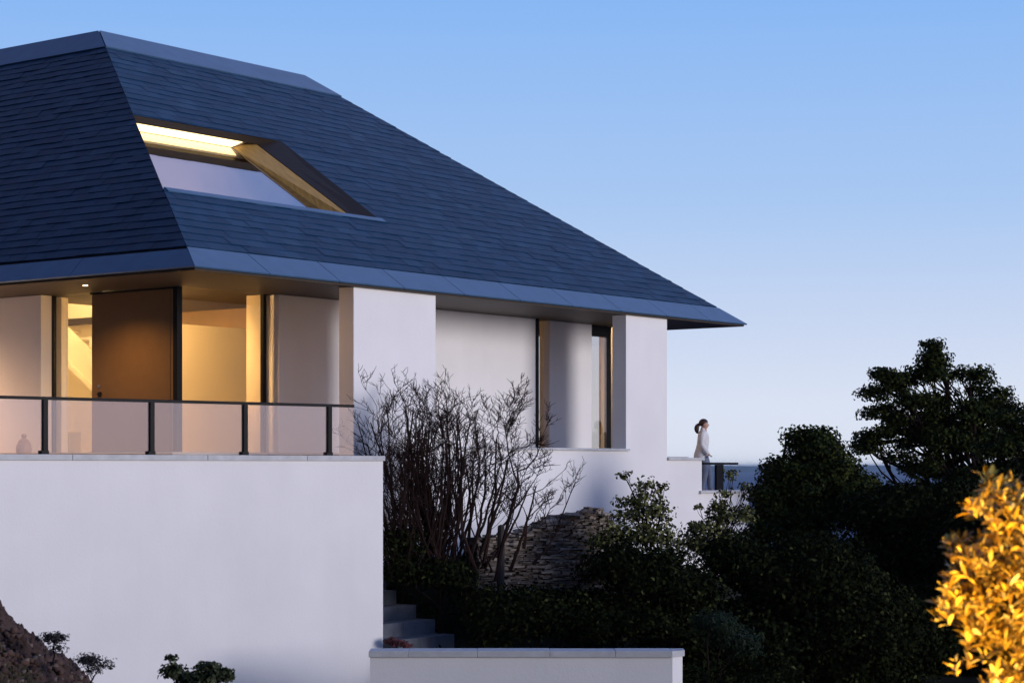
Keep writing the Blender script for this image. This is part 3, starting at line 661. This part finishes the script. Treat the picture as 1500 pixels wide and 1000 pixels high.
tree('dark_shrub', 'dark leafy shrub under the pale evergreen shrub above the low garden wall', 'shrub',
 [K(905, 835, 45, 40, 1.2), K(960, 850, 60, 45, 1.2), K(1000, 880, 50, 55, 1.2), K(930, 910, 80, 45, 1.2), K(1010, 940, 60, 50, 1)], 34.4, 950, -4.4, .06, M['leaf_dark'], .09, .055, 28)
tree('garden_shrub', 'small pale leaved shrub growing up in front of the white wall below the woman', 'shrub',
 [K(1072, 700, 5, 14, 1.5, .06, 16), K(1092, 712, 7, 8, 1, .05, 7), K(1062, 724, 12, 8, 1, .06, 14), K(1052, 742, 20, 12, 1, .08, 20), K(1070, 760, 36, 18, 1, .09, 24), K(1040, 775, 30, 18, .9, .09, 24), K(1012, 778, 10, 12, .8, .06, 12), K(1008, 800, 26, 20, .9, .09, 22), K(1050, 800, 40, 26, 1, .1, 26), K(1024, 744, 4, 7, .8, .04, 6)], 37.5, 1060, -3.8, .05, M['leaf_pale'], .085, .056, 29)
tree('dark_hedge', 'low black green hedge between the grey steps and the evergreen shrub', 'hedge',
 [KD(722, 880, 30, 14, 1.5), KD(745, 892, 50, 16, 1.5), KD(800, 888, 50, 18, 1.5), KD(850, 890, 44, 24, 1.5), KD(738, 905, 46, 26, 1.4), KD(790, 910, 70, 34, 1.4), KD(870, 915, 60, 36, 1.4), KD(722, 940, 26, 12, 1.2)], 34.3, 780, -4, .05, M['leaf_dark'], .09, .05, 41)
tree('dark_hedge', 'black green bush under the leafless shrub just above the steps', 'hedge',
 [KD(590, 836, 34, 14, 1.5), KD(648, 842, 34, 20, 1.5), KD(580, 800, 20, 26, 1.2)], 35.3, 630, -4, .05, M['leaf_dark'], .09, .05, 42)
# ground cover on the bank
def ground_cover(name, label, n, x0, x1, y0, y1, m, L, W, seed, h=.25, cond=None):
    rng = np.random.default_rng(seed); C = []
    while len(C) < n:
        x, y = rng.uniform(x0, x1), rng.uniform(y0, y1)
        if cond and not cond(x, y): continue
        hh = h*(.5+.9*max(0, noise.noise((x*1.3, y*1.3, 5))+.3)); C.append((x, y, gz(x, y)+rng.uniform(0, 1)*hh))
    C = np.array(C); nn = rng.normal(size=(n, 3))*.7+np.array([0, -.3, .8]); nn /= np.linalg.norm(nn, axis=1, keepdims=True)
    V, Fq = leafmesh(C, nn, L, W, rng=rng); o = npmesh(name, V, Fq, m); tag(o, label, 'ground cover', kind='stuff'); return o
def bankside(x, y):
    q = np.array([x-EX, y-EY]); a, b = q@DR, q@DL
    return b < 0 and not (a < 4.25 and b > -2.5) and (x-W0[0])*WD[0]+(y-W0[1])*WD[1] > sE+.1 
ground_cover('ground_cover', 'black green creeping plants covering the bank above the low garden wall', 30000, -2.6, 4.5, 31.0, 38.5, M['leaf_dark'], .10, .045, 31, .55, bankside)
# fern cushion
tree('fern_bush', 'low dark green feathery bush to the right of the low garden wall end', 'bush',
 [K(1045, 915, 34, 16, 1.6, .09, 60), K(1075, 935, 28, 18, 1.6, .09, 60), K(1095, 955, 18, 20, 1.4, .09, 50)], 32.4, 1060, -4.6, .03, M['leaf_fern'], .10, .018, 33)
# bare shrub
def twiggy(mb, tip_path, r0, depth, spread=.7, n=3, up=.35, ln=(.3, .8)):
    if depth == 0: return
    for k in range(n):
        i = random.randint(max(1, int(len(tip_path)*.4)), len(tip_path)-1); p = tip_path[i]; d = (tip_path[i]-tip_path[i-1]).normalized()
        e = (d+Vector((random.gauss(0, spread), random.gauss(0, spread*.7), random.gauss(up, .3)))).normalized()
        L_ = random.uniform(*ln); w = wander(p, p+e*L_, 4, .32); rr = max(r0*.6, .0055)
        mb.tube(w, [rr*(1-.5*j/4) for j in range(5)], 3, cap=False); twiggy(mb, w, rr, depth-1, spread, n, up, (ln[0]*.5, ln[1]*.5))
random.seed(44)
bs = thing('bare_shrub', WP(650, 860, 35.6), 'big leafless shrub with many dark upright stems in front of the white house', 'shrub')
mb = MB()
env = [(500, 590), (530, 548), (560, 560), (590, 555), (620, 575), (650, 562), (690, 572), (720, 592), (750, 612), (775, 640), (792, 660)]
def envy(px): return np.interp(px, [e[0] for e in env], [e[1] for e in env])+34
for k in range(80):
    tpx = random.choice((random.uniform(518, 790), random.uniform(600, 790), random.gauss(600, 45))); tpx = min(max(tpx, 500), 790)
    ty = envy(tpx)+abs(random.gauss(0, 38)); d0 = random.uniform(35.1, 36.3); bpx = 648+(tpx-648)*.5+random.gauss(0, 22)
    if bpx < 575: bpx = random.uniform(575, 600)
    p0_ = WP(bpx, random.uniform(800, 850), d0); p1_ = WP(tpx, ty, d0+random.uniform(-.35, .35))
    L_ = math.dist(p0_, p1_); w = wander(p0_, p1_, 16, random.uniform(.07, .22))
    bow = Vector(((-1 if tpx < bpx else 1)*-.10*L_*random.uniform(0, 1), 0, 0)); w = [q+bow*(4*(i/16)*(1-i/16))*-1 for i, q in enumerate(w)]
    r = random.choice((.014, .019, .025, .034)); mb.tube(w, [r*(1-.68*i/16) for i in range(17)], 5, cap=False)
    twiggy(mb, w, r*.5, 3, .72, random.choice((3, 4)), .30, (.28, .72))
# dense thicket at the foot, left
for k in range(120):
    bpx = random.uniform(568, 645); d0 = random.uniform(35, 36); p0_ = WP(bpx, random.uniform(800, 860), d0); p1_ = WP(bpx+random.gauss(-5, 26), random.uniform(650, 760), d0+random.uniform(-.3, .3))
    w = wander(p0_, p1_, 8, .4); mb.tube(w, [.012*(1-.6*i/8) for i in range(9)], 4, cap=False); twiggy(mb, w, .007, 2, .7, 3, .1, (.2, .5))
# the thick leaning stem on the right
w = [Vector(WP(*q, 35.3)) for q in ((726, 850), (732, 815), (744, 765), (752, 735), (760, 712), (758, 690), (772, 685), (786, 668), (792, 650))]
mb.tube(w, [.034, .032, .028, .026, .022, .017, .014, .011, .008], 7); twiggy(mb, w, .012, 3, .7, 6, .3, (.35, .8))
w2 = [Vector(WP(*q, 35.3)) for q in ((760, 712), (752, 690), (745, 665), (742, 640), (748, 622))]; mb.tube(w2, [.017, .014, .012, .01, .006], 6); twiggy(mb, w2, .009, 3, .7, 7, .3, (.3, .6))
w2 = [Vector(WP(*q, 35.3)) for q in ((752, 735), (738, 722), (722, 712), (716, 690), (722, 660))]; mb.tube(w2, [.012, .010, .009, .008, .006], 5); twiggy(mb, w2, .007, 2, .7, 4, .3, (.3, .5))
for e in ((792, 652), (788, 648), (745, 630), (750, 622)):    # knotty witch's broom tips
    c = Vector(WP(*e, 35.3))
    for k in range(26):
        v = Vector((random.gauss(0, 1), random.gauss(0, 1), random.gauss(.4, .8))).normalized(); w = wander(c, c+v*random.uniform(.08, .32), 3, .4); mb.tube(w, [.005, .0045, .004, .003], 3, cap=False)
mb.build('stems', M['stem'], bs)
random.seed(5); sap = thing('bare_sapling', WP(782, 822, 35.2), 'small leafless sapling leaning in front of the drystone wall', 'sapling'); mb = MB()
w = [Vector(WP(*q, 35.2)) for q in ((780, 826), (798, 806), (812, 786), (820, 762), (829, 740), (836, 722), (842, 710))]; mb.tube(w, [.026, .020, .015, .013, .011, .008, .004], 6); twiggy(mb, w, .008, 2, .6, 9, .3, (.15, .45))
w = [Vector(WP(*q, 35.2)) for q in ((808, 792), (802, 776), (798, 758), (796, 748)) ]; mb.tube(w, [.012, .010, .008, .006], 5); twiggy(mb, w, .006, 2, .6, 5, .3, (.15, .35))
w = [Vector(WP(*q, 35.2)) for q in ((798, 760), (806, 745), (816, 738), (824, 720))]; mb.tube(w, [.008, .007, .006, .004], 5); twiggy(mb, w, .005, 2, .6, 5, .3, (.12, .3))
mb.build('stems', M['stem'], sap)
# red heather at the wall foot
tree('red_heather', 'low clump of reddish heather at the foot of the steps', 'plant', [K(584, 943, 16, 5, 5, .035, 60), K(572, 939, 9, 5, 4, .03, 60), K(594, 947, 10, 3, 4, .03, 50)], 33.62, 584, -3.4, .01, M['leaf_red'], .05, .016, 34, limbs=False)
# shrub at the bottom edge, and two dry plants on the earth bank
tree('low_shrub', 'green leafy shrub poking up at the bottom edge before the tall white wall', 'shrub',
 [K(252, 964, 5, 4, 3, .02, 14), K(256, 985, 11, 14, 2.0, .035, 34), K(275, 997, 16, 10, 2, .035, 34), K(300, 978, 18, 8, 2, .03, 30), K(300, 996, 34, 14, 1.6, .035, 34), K(330, 990, 14, 10, 1.6, .03, 30), K(300, 1020, 45, 16, 1.2, .04, 30)], 16, 295, -2.4, .02, M['leaf_mid'], .05, .026, 35)
for (nm, lb, cl, bp, bz, sd) in (('dry_plant', 'dry dark twiggy plant higher up on the edge of the earth bank', [K(80, 936, 15, 11, 5, .03, 20), K(84, 950, 10, 7, 4, .03, 14)], 78, -1.6, 36),
                             ('dry_plant', 'dry dark twiggy plant lower down on the edge of the earth bank', [K(126, 968, 14, 9, 6, .03, 20), K(146, 974, 16, 12, 2.5, .03, 14), K(134, 982, 10, 6, 4, .03, 12)], 128, -1.8, 37)):
    tree(nm, lb, 'plant', cl, 16.7, bp, bz, .009, M['leaf_twig'], .028, .016, sd)
# grass tuft on the bank
rng = np.random.default_rng(3); mb = MB()
for k in range(700):
    x = random.uniform(-4.25, -3.6); y = random.uniform(15.6, 16.6)
    if noise.noise((x*3, y*3, 2)) < -.05: continue
    z = bankz(x, y); L_ = random.uniform(.04, .13); dx, dy = random.gauss(0, .4)*L_, random.gauss(0, .4)*L_
    mb.poly([(x-.003, y, z), (x+.003, y, z), (x+dx*.6+.002, y+dy*.6, z+L_*.7), (x+dx, y+dy, z+L_)])
o = mb.build('grass', mat('dry_green_grass', (.06, .07, .025), .8, island=[(0, (.03, .04, .015)), (1, (.10, .10, .04))])); tag(o, 'thin green and straw grass on the brown earth bank', 'grass', kind='stuff')
# ---- golden shrub in the foreground with its garden lamp
random.seed(9); gs = thing('golden_shrub', (1.9, 8.0, -2.4), 'golden yellow leaved shrub lit up in the near right corner', 'shrub')
mb = MB(); V = []; Fq = []
def petal(c, u, n, L, W):
    v = n.cross(u).normalized(); b = len(V); pr = [(0, .12), (.28, .72), (.6, 1), (.85, .66), (1, .08)]
    for t, w in pr:
        p = c+u*(L*t)+n*(-.18*L*t*t)
        V.append(tuple(p+v*(W*.5*w)+n*(.12*W*w))); V.append(tuple(p)); V.append(tuple(p-v*(W*.5*w)+n*(.12*W*w)))
    for i in range(4):
        for j in range(2): a = b+i*3+j; Fq.append((a, a+1, a+4, a+3))
rows = [(1384, 872, 12, 8), (1376, 884, 7, 4), (1404, 776, 10, 8), (1392, 782, 5, 6), (1447, 688, 8, 10), (1486, 690, 10, 8), (1452, 712, 26, 20), (1492, 715, 24, 24), (1440, 735, 20, 14), (1480, 750, 34, 26), (1425, 800, 30, 16), (1408, 830, 22, 40), (1450, 795, 34, 24), (1490, 800, 30, 40), (1430, 850, 30, 36), (1470, 860, 40, 44), (1400, 885, 16, 14), (1446, 905, 28, 22), (1484, 930, 30, 36), (1432, 948, 12, 8), (1396, 958, 5, 5), (1474, 990, 34, 20), (1530, 860, 40, 90), (1520, 980, 40, 50)]
root = Vector((2.1, 8.25, -2.4))
for (px, py, rx, ry) in rows:
    py += 14; c0_ = Vector(WP(px, py, 8.0)); md = Vector(WP(1500+.25*(px-1450), min(960, py+110), 8.25)); w = wander(root, md, 4, .12)+wander(md, c0_, 4, .2)[1:]; mb.tube(w, [.011*(1-.8*i/8) for i in range(9)], 5, cap=False)
    for k in range(max(2, int(rx*ry/33))):
        c = Vector(WP(px+random.uniform(-1, 1)*rx, py+random.uniform(-1, 1)*ry, 8+random.uniform(-.28, .28)))
        ax = (c-root).normalized()*.5+Vector((random.gauss(0, .45), random.gauss(-.1, .4), random.gauss(.5, .3))); ax.normalize()
        wv = wander(w[random.randint(7, 8)], c, 4, .2); mb.tube(wv, [.0035, .0032, .003, .0028, .0025], 4, cap=False)
        m_ = random.randint(7, 11)
        for q in range(m_):
            ang = q*2.4+random.uniform(-.3, .3); o_ = ax.orthogonal().normalized(); o2 = ax.cross(o_)
            sidev = o_*math.cos(ang)+o2*math.sin(ang); el = random.uniform(.25, 1.1)
            u = (ax*math.sin(el)+sidev*math.cos(el)).normalized(); n = (ax*math.cos(el)-sidev*math.sin(el)).normalized()
            petal(c-ax*(.012*(q % 4)), u, n, random.uniform(.034, .070), random.uniform(.013, .022))
mb.build('stems', M['bark'], gs); npmesh('foliage', V, Fq, M['leaf_gold'], gs)
lp = Vector((1.15, 5.7, -1.55))
gl = thing('garden_lamp', (lp.x, lp.y, -2.25), 'small black garden spotlight on a spike aimed up at the golden shrub', 'lamp')
mb = MB(); mb.tube([(lp.x, lp.y, -2.35), (lp.x, lp.y, lp.z-.06)], .012, 8); mb.build('spike', M['black'], gl)
dirv = (Vector((1.95, 8.0, -.42))-lp).normalized()
mb = MB(); mb.tube([lp-dirv*.12, lp-dirv*.1, lp+dirv*.03, lp+dirv*.05], [.03, .05, .055, .058], 14); mb.build('housing', M['black'], gl)
mb = MB(); mb.tube([lp+dirv*.051, lp+dirv*.053], .045, 14); mb.build('lens', M['lamp'], gl)
l = bpy.data.lights.new('lamp_light', 'SPOT'); l.energy = 1150; l.color = (1, .60, .19); l.spot_size = R(50); l.spot_blend = .5; l.shadow_soft_size = .04
o = bpy.data.objects.new('lamp_light', l); COL.objects.link(o); o.location = lp+dirv*.07; o.rotation_euler = dirv.to_track_quat('-Z', 'Y').to_euler()
# ================================================================== WOMAN AND HER BALUSTRADE
zfl = -.615
pc = H(atb(1030, 1.05), 1.05, zfl)
wo = thing('person', pc, 'woman with dark ponytail, pale jacket and grey trousers standing at the terrace railing', 'person', R(-6))
PM = WM[wo.name]
def skin(name, verts, edges, radii, m, root=0, sub=2):
    me = bpy.data.meshes.new(name); me.from_pydata(verts, edges, []); o = bpy.data.objects.new(name, me); COL.objects.link(o)
    md = o.modifiers.new('s', 'SKIN'); md.use_smooth_shade = True
    for i, r in enumerate(radii):
        sv = me.skin_vertices[0].data[i]; sv.radius = r if isinstance(r, tuple) else (r, r); sv.use_root = (i == root)
    ss = o.modifiers.new('d', 'SUBSURF'); ss.levels = sub; ss.render_levels = sub
    dg = bpy.context.evaluated_depsgraph_get(); nm = bpy.data.meshes.new_from_object(o.evaluated_get(dg)); o.modifiers.clear(); o.data = nm
    nm.materials.clear(); nm.materials.append(m); o.parent = wo; return o
# local frame: x = facing, y = to her left, z up; height 1.63
sv = [(0, 0, .90), (0, .0, 1.08), (.02, 0, 1.26), (.0, 0, 1.37), (.015, 0, 1.44), (.03, 0, 1.495), (.036, 0, 1.555), (.026, 0, 1.60)]
se = [(i, i+1) for i in range(7)]; sr = [.13, .11, .12, .08, .05, .082, .104, .085]
def limb(pts, rad, frm):
    b = len(sv); sv.extend(pts); sr.extend(rad); se.append((frm, b)); se.extend([(b+i, b+i+1) for i in range(len(pts)-1)]); return b+len(pts)-1
for sgn, fx in ((1, .16), (-1, -.02)):
    limb([(0.02, .085*sgn, .84), (.05+fx*.5, .09*sgn, .47), (fx-.01, .09*sgn, .09), (fx+.10, .09*sgn, .03)], [.085, .052, .036, .03], 0)
hands = []
for sgn in (1, -1):
    e = limb([(-.01, .15*sgn, 1.32), (-.035, .215*sgn, 1.10), (.11, .185*sgn, .90), (.14, .175*sgn, .85)], [.038, .034, .026, .026], 3)
    hands.append((sgn, e))
body = skin('body', sv, se, sr, M['skin'])
for sgn, e in hands:
    for k in range(5):
        bx, by, bz = sv[e]; yo = (k-1.5)*.017*sgn
        if k < 4:
            L_ = (.055, .07, .066, .05)[k]; pts = [(bx, by+yo*.7, bz), (bx+L_*.5, by+yo, bz+.002), (bx+L_*.8, by+yo, bz-.016), (bx+L_*.9, by+yo, bz-.036)]
        else: pts = [(bx-.01, by-.028*sgn, bz), (bx+.02, by-.045*sgn, bz-.006), (bx+.045, by-.048*sgn, bz-.016)]
        o = skin('finger', pts, [(i, i+1) for i in range(len(pts)-1)], [.009]*len(pts), M['skin'], 0, 1)
# clothing
lv = []; lf = []
def loft(rings, n=18):          # rings: (cx, cy, z, rx, ry, tilt)
    b = len(lv)
    for (cx, cy, z, rx, ry, tl) in rings:
        for k in range(n):
            t = 2*math.pi*k/n; x = rx*math.cos(t); lv.append((cx+x, cy+ry*math.sin(t), z+tl*x+.006*math.sin(3*t+z*9)))
    for i in range(len(rings)-1):
        for k in range(n): lf.append((b+i*n+k, b+i*n+(k+1) % n, b+(i+1)*n+(k+1) % n, b+(i+1)*n+k))
loft([(-.055, 0, .78, .165, .20, .05), (-.045, 0, .90, .160, .19, 0), (-.02, 0, 1.03, .140, .172, 0), (0, 0, 1.16, .135, .168, 0), (.008, 0, 1.27, .132, .18, 0), (.0, 0, 1.345, .115, .185, 0), (-.004, 0, 1.40, .085, .13, 0), (.0, 0, 1.43, .066, .075, -.1), (.006, 0, 1.475, .062, .066, -.15), (.006, 0, 1.472, .052, .056, -.15)])
for sgn in (1, -1):
    tb2 = MB(); tb2.tube([(-.0, .13*sgn, 1.375), (-.012, .185*sgn, 1.33), (-.028, .212*sgn, 1.22), (-.035, .22*sgn, 1.10), (.02, .208*sgn, 1.01), (.085, .19*sgn, .92), (.11, .185*sgn, .88)], [.06, .075, .066, .060, .056, .050, .047], 12)
    b = len(lv); lv += tb2.v; lf += [tuple(q+b for q in f) for f in tb2.f]
me = bpy.data.meshes.new('jacket'); me.from_pydata(lv, [], lf); me.materials.append(M['jacket']); me.polygons.foreach_set('use_smooth', [True]*len(lf)); o = bpy.data.objects.new('jacket', me); COL.objects.link(o); o.parent = wo
tv = [(0, 0, .93), (0, 0, .85)]; te = [(0, 1)]; tr_ = [.15, .165]
for sgn, fx in ((1, .16), (-1, -.02)):
    b = len(tv); tv += [(.02, .088*sgn, .78), (.05+fx*.5, .09*sgn, .47), (fx-.005, .09*sgn, .11), (fx-.0, .09*sgn, .07)]; tr_ += [.115, .085, .066, .066]; te += [(1, b), (b, b+1), (b+1, b+2), (b+2, b+3)]
skin('trousers', tv, te, tr_, M['trousers'], 1)
for sgn, fx in ((1, .16), (-1, -.02)): skin('shoe', [(fx-.04, .09*sgn, .04), (fx+.06, .09*sgn, .035), (fx+.16, .092*sgn, .028)], [(0, 1), (1, 2)], [.042, .042, .032], M['shoe'])
hv = []; hf = []; nu, nv = 20, 12
for i in range(nv+1):
    th = math.pi*i/nv
    for k in range(nu):
        ph = 2*math.pi*k/nu; x, y, z = math.sin(th)*math.cos(ph), math.sin(th)*math.sin(ph), math.cos(th)
        if x > .05: lim = .02+.25*x; z2 = max(z, lim) if z < lim else z; x *= (1 if z >= lim else .9); z = z2
        elif z < -.55: z = -.55-(z+.55)*-.1
        hv.append((.008+.112*x, .094*y, 1.578+.108*z))
for i in range(nv):
    for k in range(nu): hf.append((i*nu+k, (i+1)*nu+k, (i+1)*nu+(k+1) % nu, i*nu+(k+1) % nu))
me = bpy.data.meshes.new('hair'); me.from_pydata(hv, [], hf); me.materials.append(M['hair']); me.polygons.foreach_set('use_smooth', [True]*len(hf)); o = bpy.data.objects.new('hair', me); COL.objects.link(o); o.parent = wo; hair = o
o = skin('ponytail', [(-.075, 0, 1.555), (-.105, 0, 1.55), (-.14, 0, 1.51), (-.15, 0, 1.45), (-.14, 0, 1.39), (-.12, 0, 1.34)], [(i, i+1) for i in range(5)], [.034, .046, .062, .064, .046, .016], M['hair'], 0)
skin('nose', [(.115, 0, 1.545), (.142, 0, 1.53)], [(0, 1)], [.012, .010], M['skin'], 0, 1)
for sgn in (1, -1): skin('eye', [(.112, .03*sgn, 1.56), (.116, .03*sgn, 1.56)], [(0, 1)], [.008, .008], M['hair'], 0, 1); skin('ear', [(.015, .083*sgn, 1.56), (.018, .086*sgn, 1.53)], [(0, 1)], [.016, .012], M['skin'], 0, 1)
skin('mouth', [(.116, .014, 1.505), (.116, -.014, 1.505)], [(0, 1)], [.006, .006], M['terracotta'], 0, 1)
tb_ = thing('terrace_railing', H(q1_+.6, .3, zlow+.062), 'short black railing with one post beside the woman on the lower terrace', 'railing')
rb = .28; ra0, ra1 = atb(1028, rb)+.0, atb(1080, rb); zr = .075
mb = MB(); mb.box(ra0+.03, ra1, rb-.03, rb+.03, zr-.05, zr, bev=.005); mb.build('handrail', M['black'], tb_)
for (u0, u1) in ((1050, 1060),):
    mb = MB(); mb.box(atb(u0, rb-.03), atb(u1, rb-.03), rb-.029, rb+.029, zlow+.063, zr-.051); mb.build('post', M['black'], tb_)
mb = MB(); mb.box(q1_+.006, q1_+.075, rb-.029, rb+.029, zlow+.063, zr-.051); mb.build('end_post', M['black'], tb_)
HZD = 6e-5
mb = MB(); mb.box(-26000, 26000, -60, 27000, -38, 14, fn=lambda x, y, z: (x, y, z))
hm = bpy.data.materials.new('haze_air'); hm.use_nodes = True; hn = hm.node_tree; hn.nodes.remove(hn.nodes['Principled BSDF'])
pv = hn.nodes.new('ShaderNodeVolumePrincipled'); pv.inputs['Color'].default_value = (.55, .74, .98, 1); pv.inputs['Density'].default_value = HZD; hn.links.new(pv.outputs[0], hn.nodes['Material Output'].inputs['Volume'])
o = mb.build('haze', hm); tag(o, kind='stuff'); tag(o, 'thin blue evening haze over the sea towards the far headland', 'haze')
# ================================================================== SKY, SUN, CAMERA
w = bpy.data.worlds.new('World'); S.world = w; w.use_nodes = True; nt = w.node_tree; N = nt.nodes; L = nt.links
bg = N['Background']; tc = N.new('ShaderNodeTexCoord'); sx = N.new('ShaderNodeSeparateXYZ'); L.new(tc.outputs['Generated'], sx.inputs[0])
def ramp(stops):
    r = N.new('ShaderNodeValToRGB'); e = r.color_ramp.elements
    for i, (p, c) in enumerate(stops):
        x = e[i] if i < 2 else e.new(p); x.position = p; x.color = (*c, 1)
    L.new(sx.outputs['Z'], r.inputs['Fac']); return r
front = ramp([(0, (.75, .80, .91)), (.03, (.71, .775, .91)), (.06, (.61, .70, .89)), (.125, (.40, .58, .89)), (.22, (.25, .475, .90)), (.5, (.12, .28, .68)), (1, (.06, .16, .47))])
back = ramp([(0, (.80, .63, .67)), (.07, (.70, .66, .80)), (.3, (.38, .48, .84)), (.6, (.13, .28, .68)), (1, (.06, .16, .47))])
dp = N.new('ShaderNodeVectorMath'); dp.operation = 'DOT_PRODUCT'; L.new(tc.outputs['Generated'], dp.inputs[0]); dp.inputs[1].default_value = (.75, -.66, 0)
mr = N.new('ShaderNodeMapRange'); mr.interpolation_type = 'SMOOTHSTEP'; mr.inputs['From Min'].default_value = -.45; mr.inputs['From Max'].default_value = .8; L.new(dp.outputs['Value'], mr.inputs['Value'])
mx = N.new('ShaderNodeMix'); mx.data_type = 'RGBA'; L.new(mr.outputs['Result'], mx.inputs['Factor']); L.new(front.outputs[0], mx.inputs['A']); L.new(back.outputs[0], mx.inputs['B'])
d2 = N.new('ShaderNodeVectorMath'); d2.operation = 'DOT_PRODUCT'; L.new(tc.outputs['Generated'], d2.inputs[0]); d2.inputs[1].default_value = (-.88, -.47, 0)
m2 = N.new('ShaderNodeMapRange'); m2.interpolation_type = 'SMOOTHSTEP'; m2.inputs['From Min'].default_value = -.02; m2.inputs['From Max'].default_value = .55; m2.inputs['To Min'].default_value = 1; m2.inputs['To Max'].default_value = .12; L.new(d2.outputs['Value'], m2.inputs['Value'])
vm = N.new('ShaderNodeVectorMath'); vm.operation = 'SCALE'; L.new(mx.outputs['Result'], vm.inputs[0]); L.new(m2.outputs['Result'], vm.inputs['Scale'])
# thin pink-lavender cloud high up, above the frame
cn = N.new('ShaderNodeTexNoise'); cn.inputs['Scale'].default_value = 3.5; cn.inputs['Detail'].default_value = 5; mpp = N.new('ShaderNodeMapping'); mpp.inputs['Scale'].default_value = (1, 1, 2.5); L.new(tc.outputs['Generated'], mpp.inputs['Vector']); L.new(mpp.outputs['Vector'], cn.inputs['Vector'])
c1_ = N.new('ShaderNodeMapRange'); c1_.interpolation_type = 'SMOOTHSTEP'; c1_.inputs['From Min'].default_value = .32; c1_.inputs['From Max'].default_value = .6; L.new(cn.outputs['Fac'], c1_.inputs['Value'])
c2_ = N.new('ShaderNodeValToRGB'); e = c2_.color_ramp.elements; e[0].position = .30; e[0].color = (0, 0, 0, 1); e[1].position = .46; e[1].color = (.85, .85, .85, 1); x = e.new(.66); x.color = (.8, .8, .8, 1); x = e.new(.85); x.color = (0, 0, 0, 1); L.new(sx.outputs['Z'], c2_.inputs['Fac'])
cm = N.new('ShaderNodeMath'); cm.operation = 'MULTIPLY'; L.new(c1_.outputs['Result'], cm.inputs[0]); L.new(c2_.outputs['Color'], cm.inputs[1])
c4 = N.new('ShaderNodeMapRange'); c4.interpolation_type = 'SMOOTHSTEP'; c4.inputs['From Min'].default_value = .45; c4.inputs['From Max'].default_value = .7; L.new(sx.outputs['Y'], c4.inputs['Value'])
c5 = N.new('ShaderNodeMath'); c5.operation = 'MULTIPLY'; L.new(cm.outputs[0], c5.inputs[0]); L.new(c4.outputs['Result'], c5.inputs[1]); cm = c5
c3 = N.new('ShaderNodeMath'); c3.operation = 'MULTIPLY'; L.new(cm.outputs[0], c3.inputs[0]); L.new(m2.outputs['Result'], c3.inputs[1])
cx_ = N.new('ShaderNodeMix'); cx_.data_type = 'RGBA'; L.new(c3.outputs[0], cx_.inputs['Factor']); L.new(vm.outputs['Vector'], cx_.inputs['A']); cx_.inputs['B'].default_value = (.66, .60, .86, 1)
L.new(cx_.outputs['Result'], bg.inputs['Color']); bg.inputs['Strength'].default_value = 1.0
sd = Vector((.9, -.48, .135)).normalized()
sl = bpy.data.lights.new('sun', 'SUN'); sl.energy = 1.85; sl.angle = R(20); sl.color = (1, .945, .945)
so = bpy.data.objects.new('sun', sl); COL.objects.link(so); so.rotation_euler = (-sd).to_track_quat('-Z', 'Y').to_euler()
cam = bpy.data.cameras.new('camera'); co = bpy.data.objects.new('camera', cam); COL.objects.link(co); co.rotation_euler = (R(90), 0, 0)
cam.sensor_width = 36; cam.lens = F/1500*36; cam.shift_y = (HZ-500)/1500; cam.clip_start = .1; cam.clip_end = 120000
cam.dof.use_dof = True; cam.dof.focus_distance = 38; cam.dof.aperture_fstop = 5.0
S.camera = co
S.render.engine = 'CYCLES'
S.view_settings.view_transform = 'Standard'; S.view_settings.look = 'None'; S.view_settings.exposure = 0; S.view_settings.gamma = 1
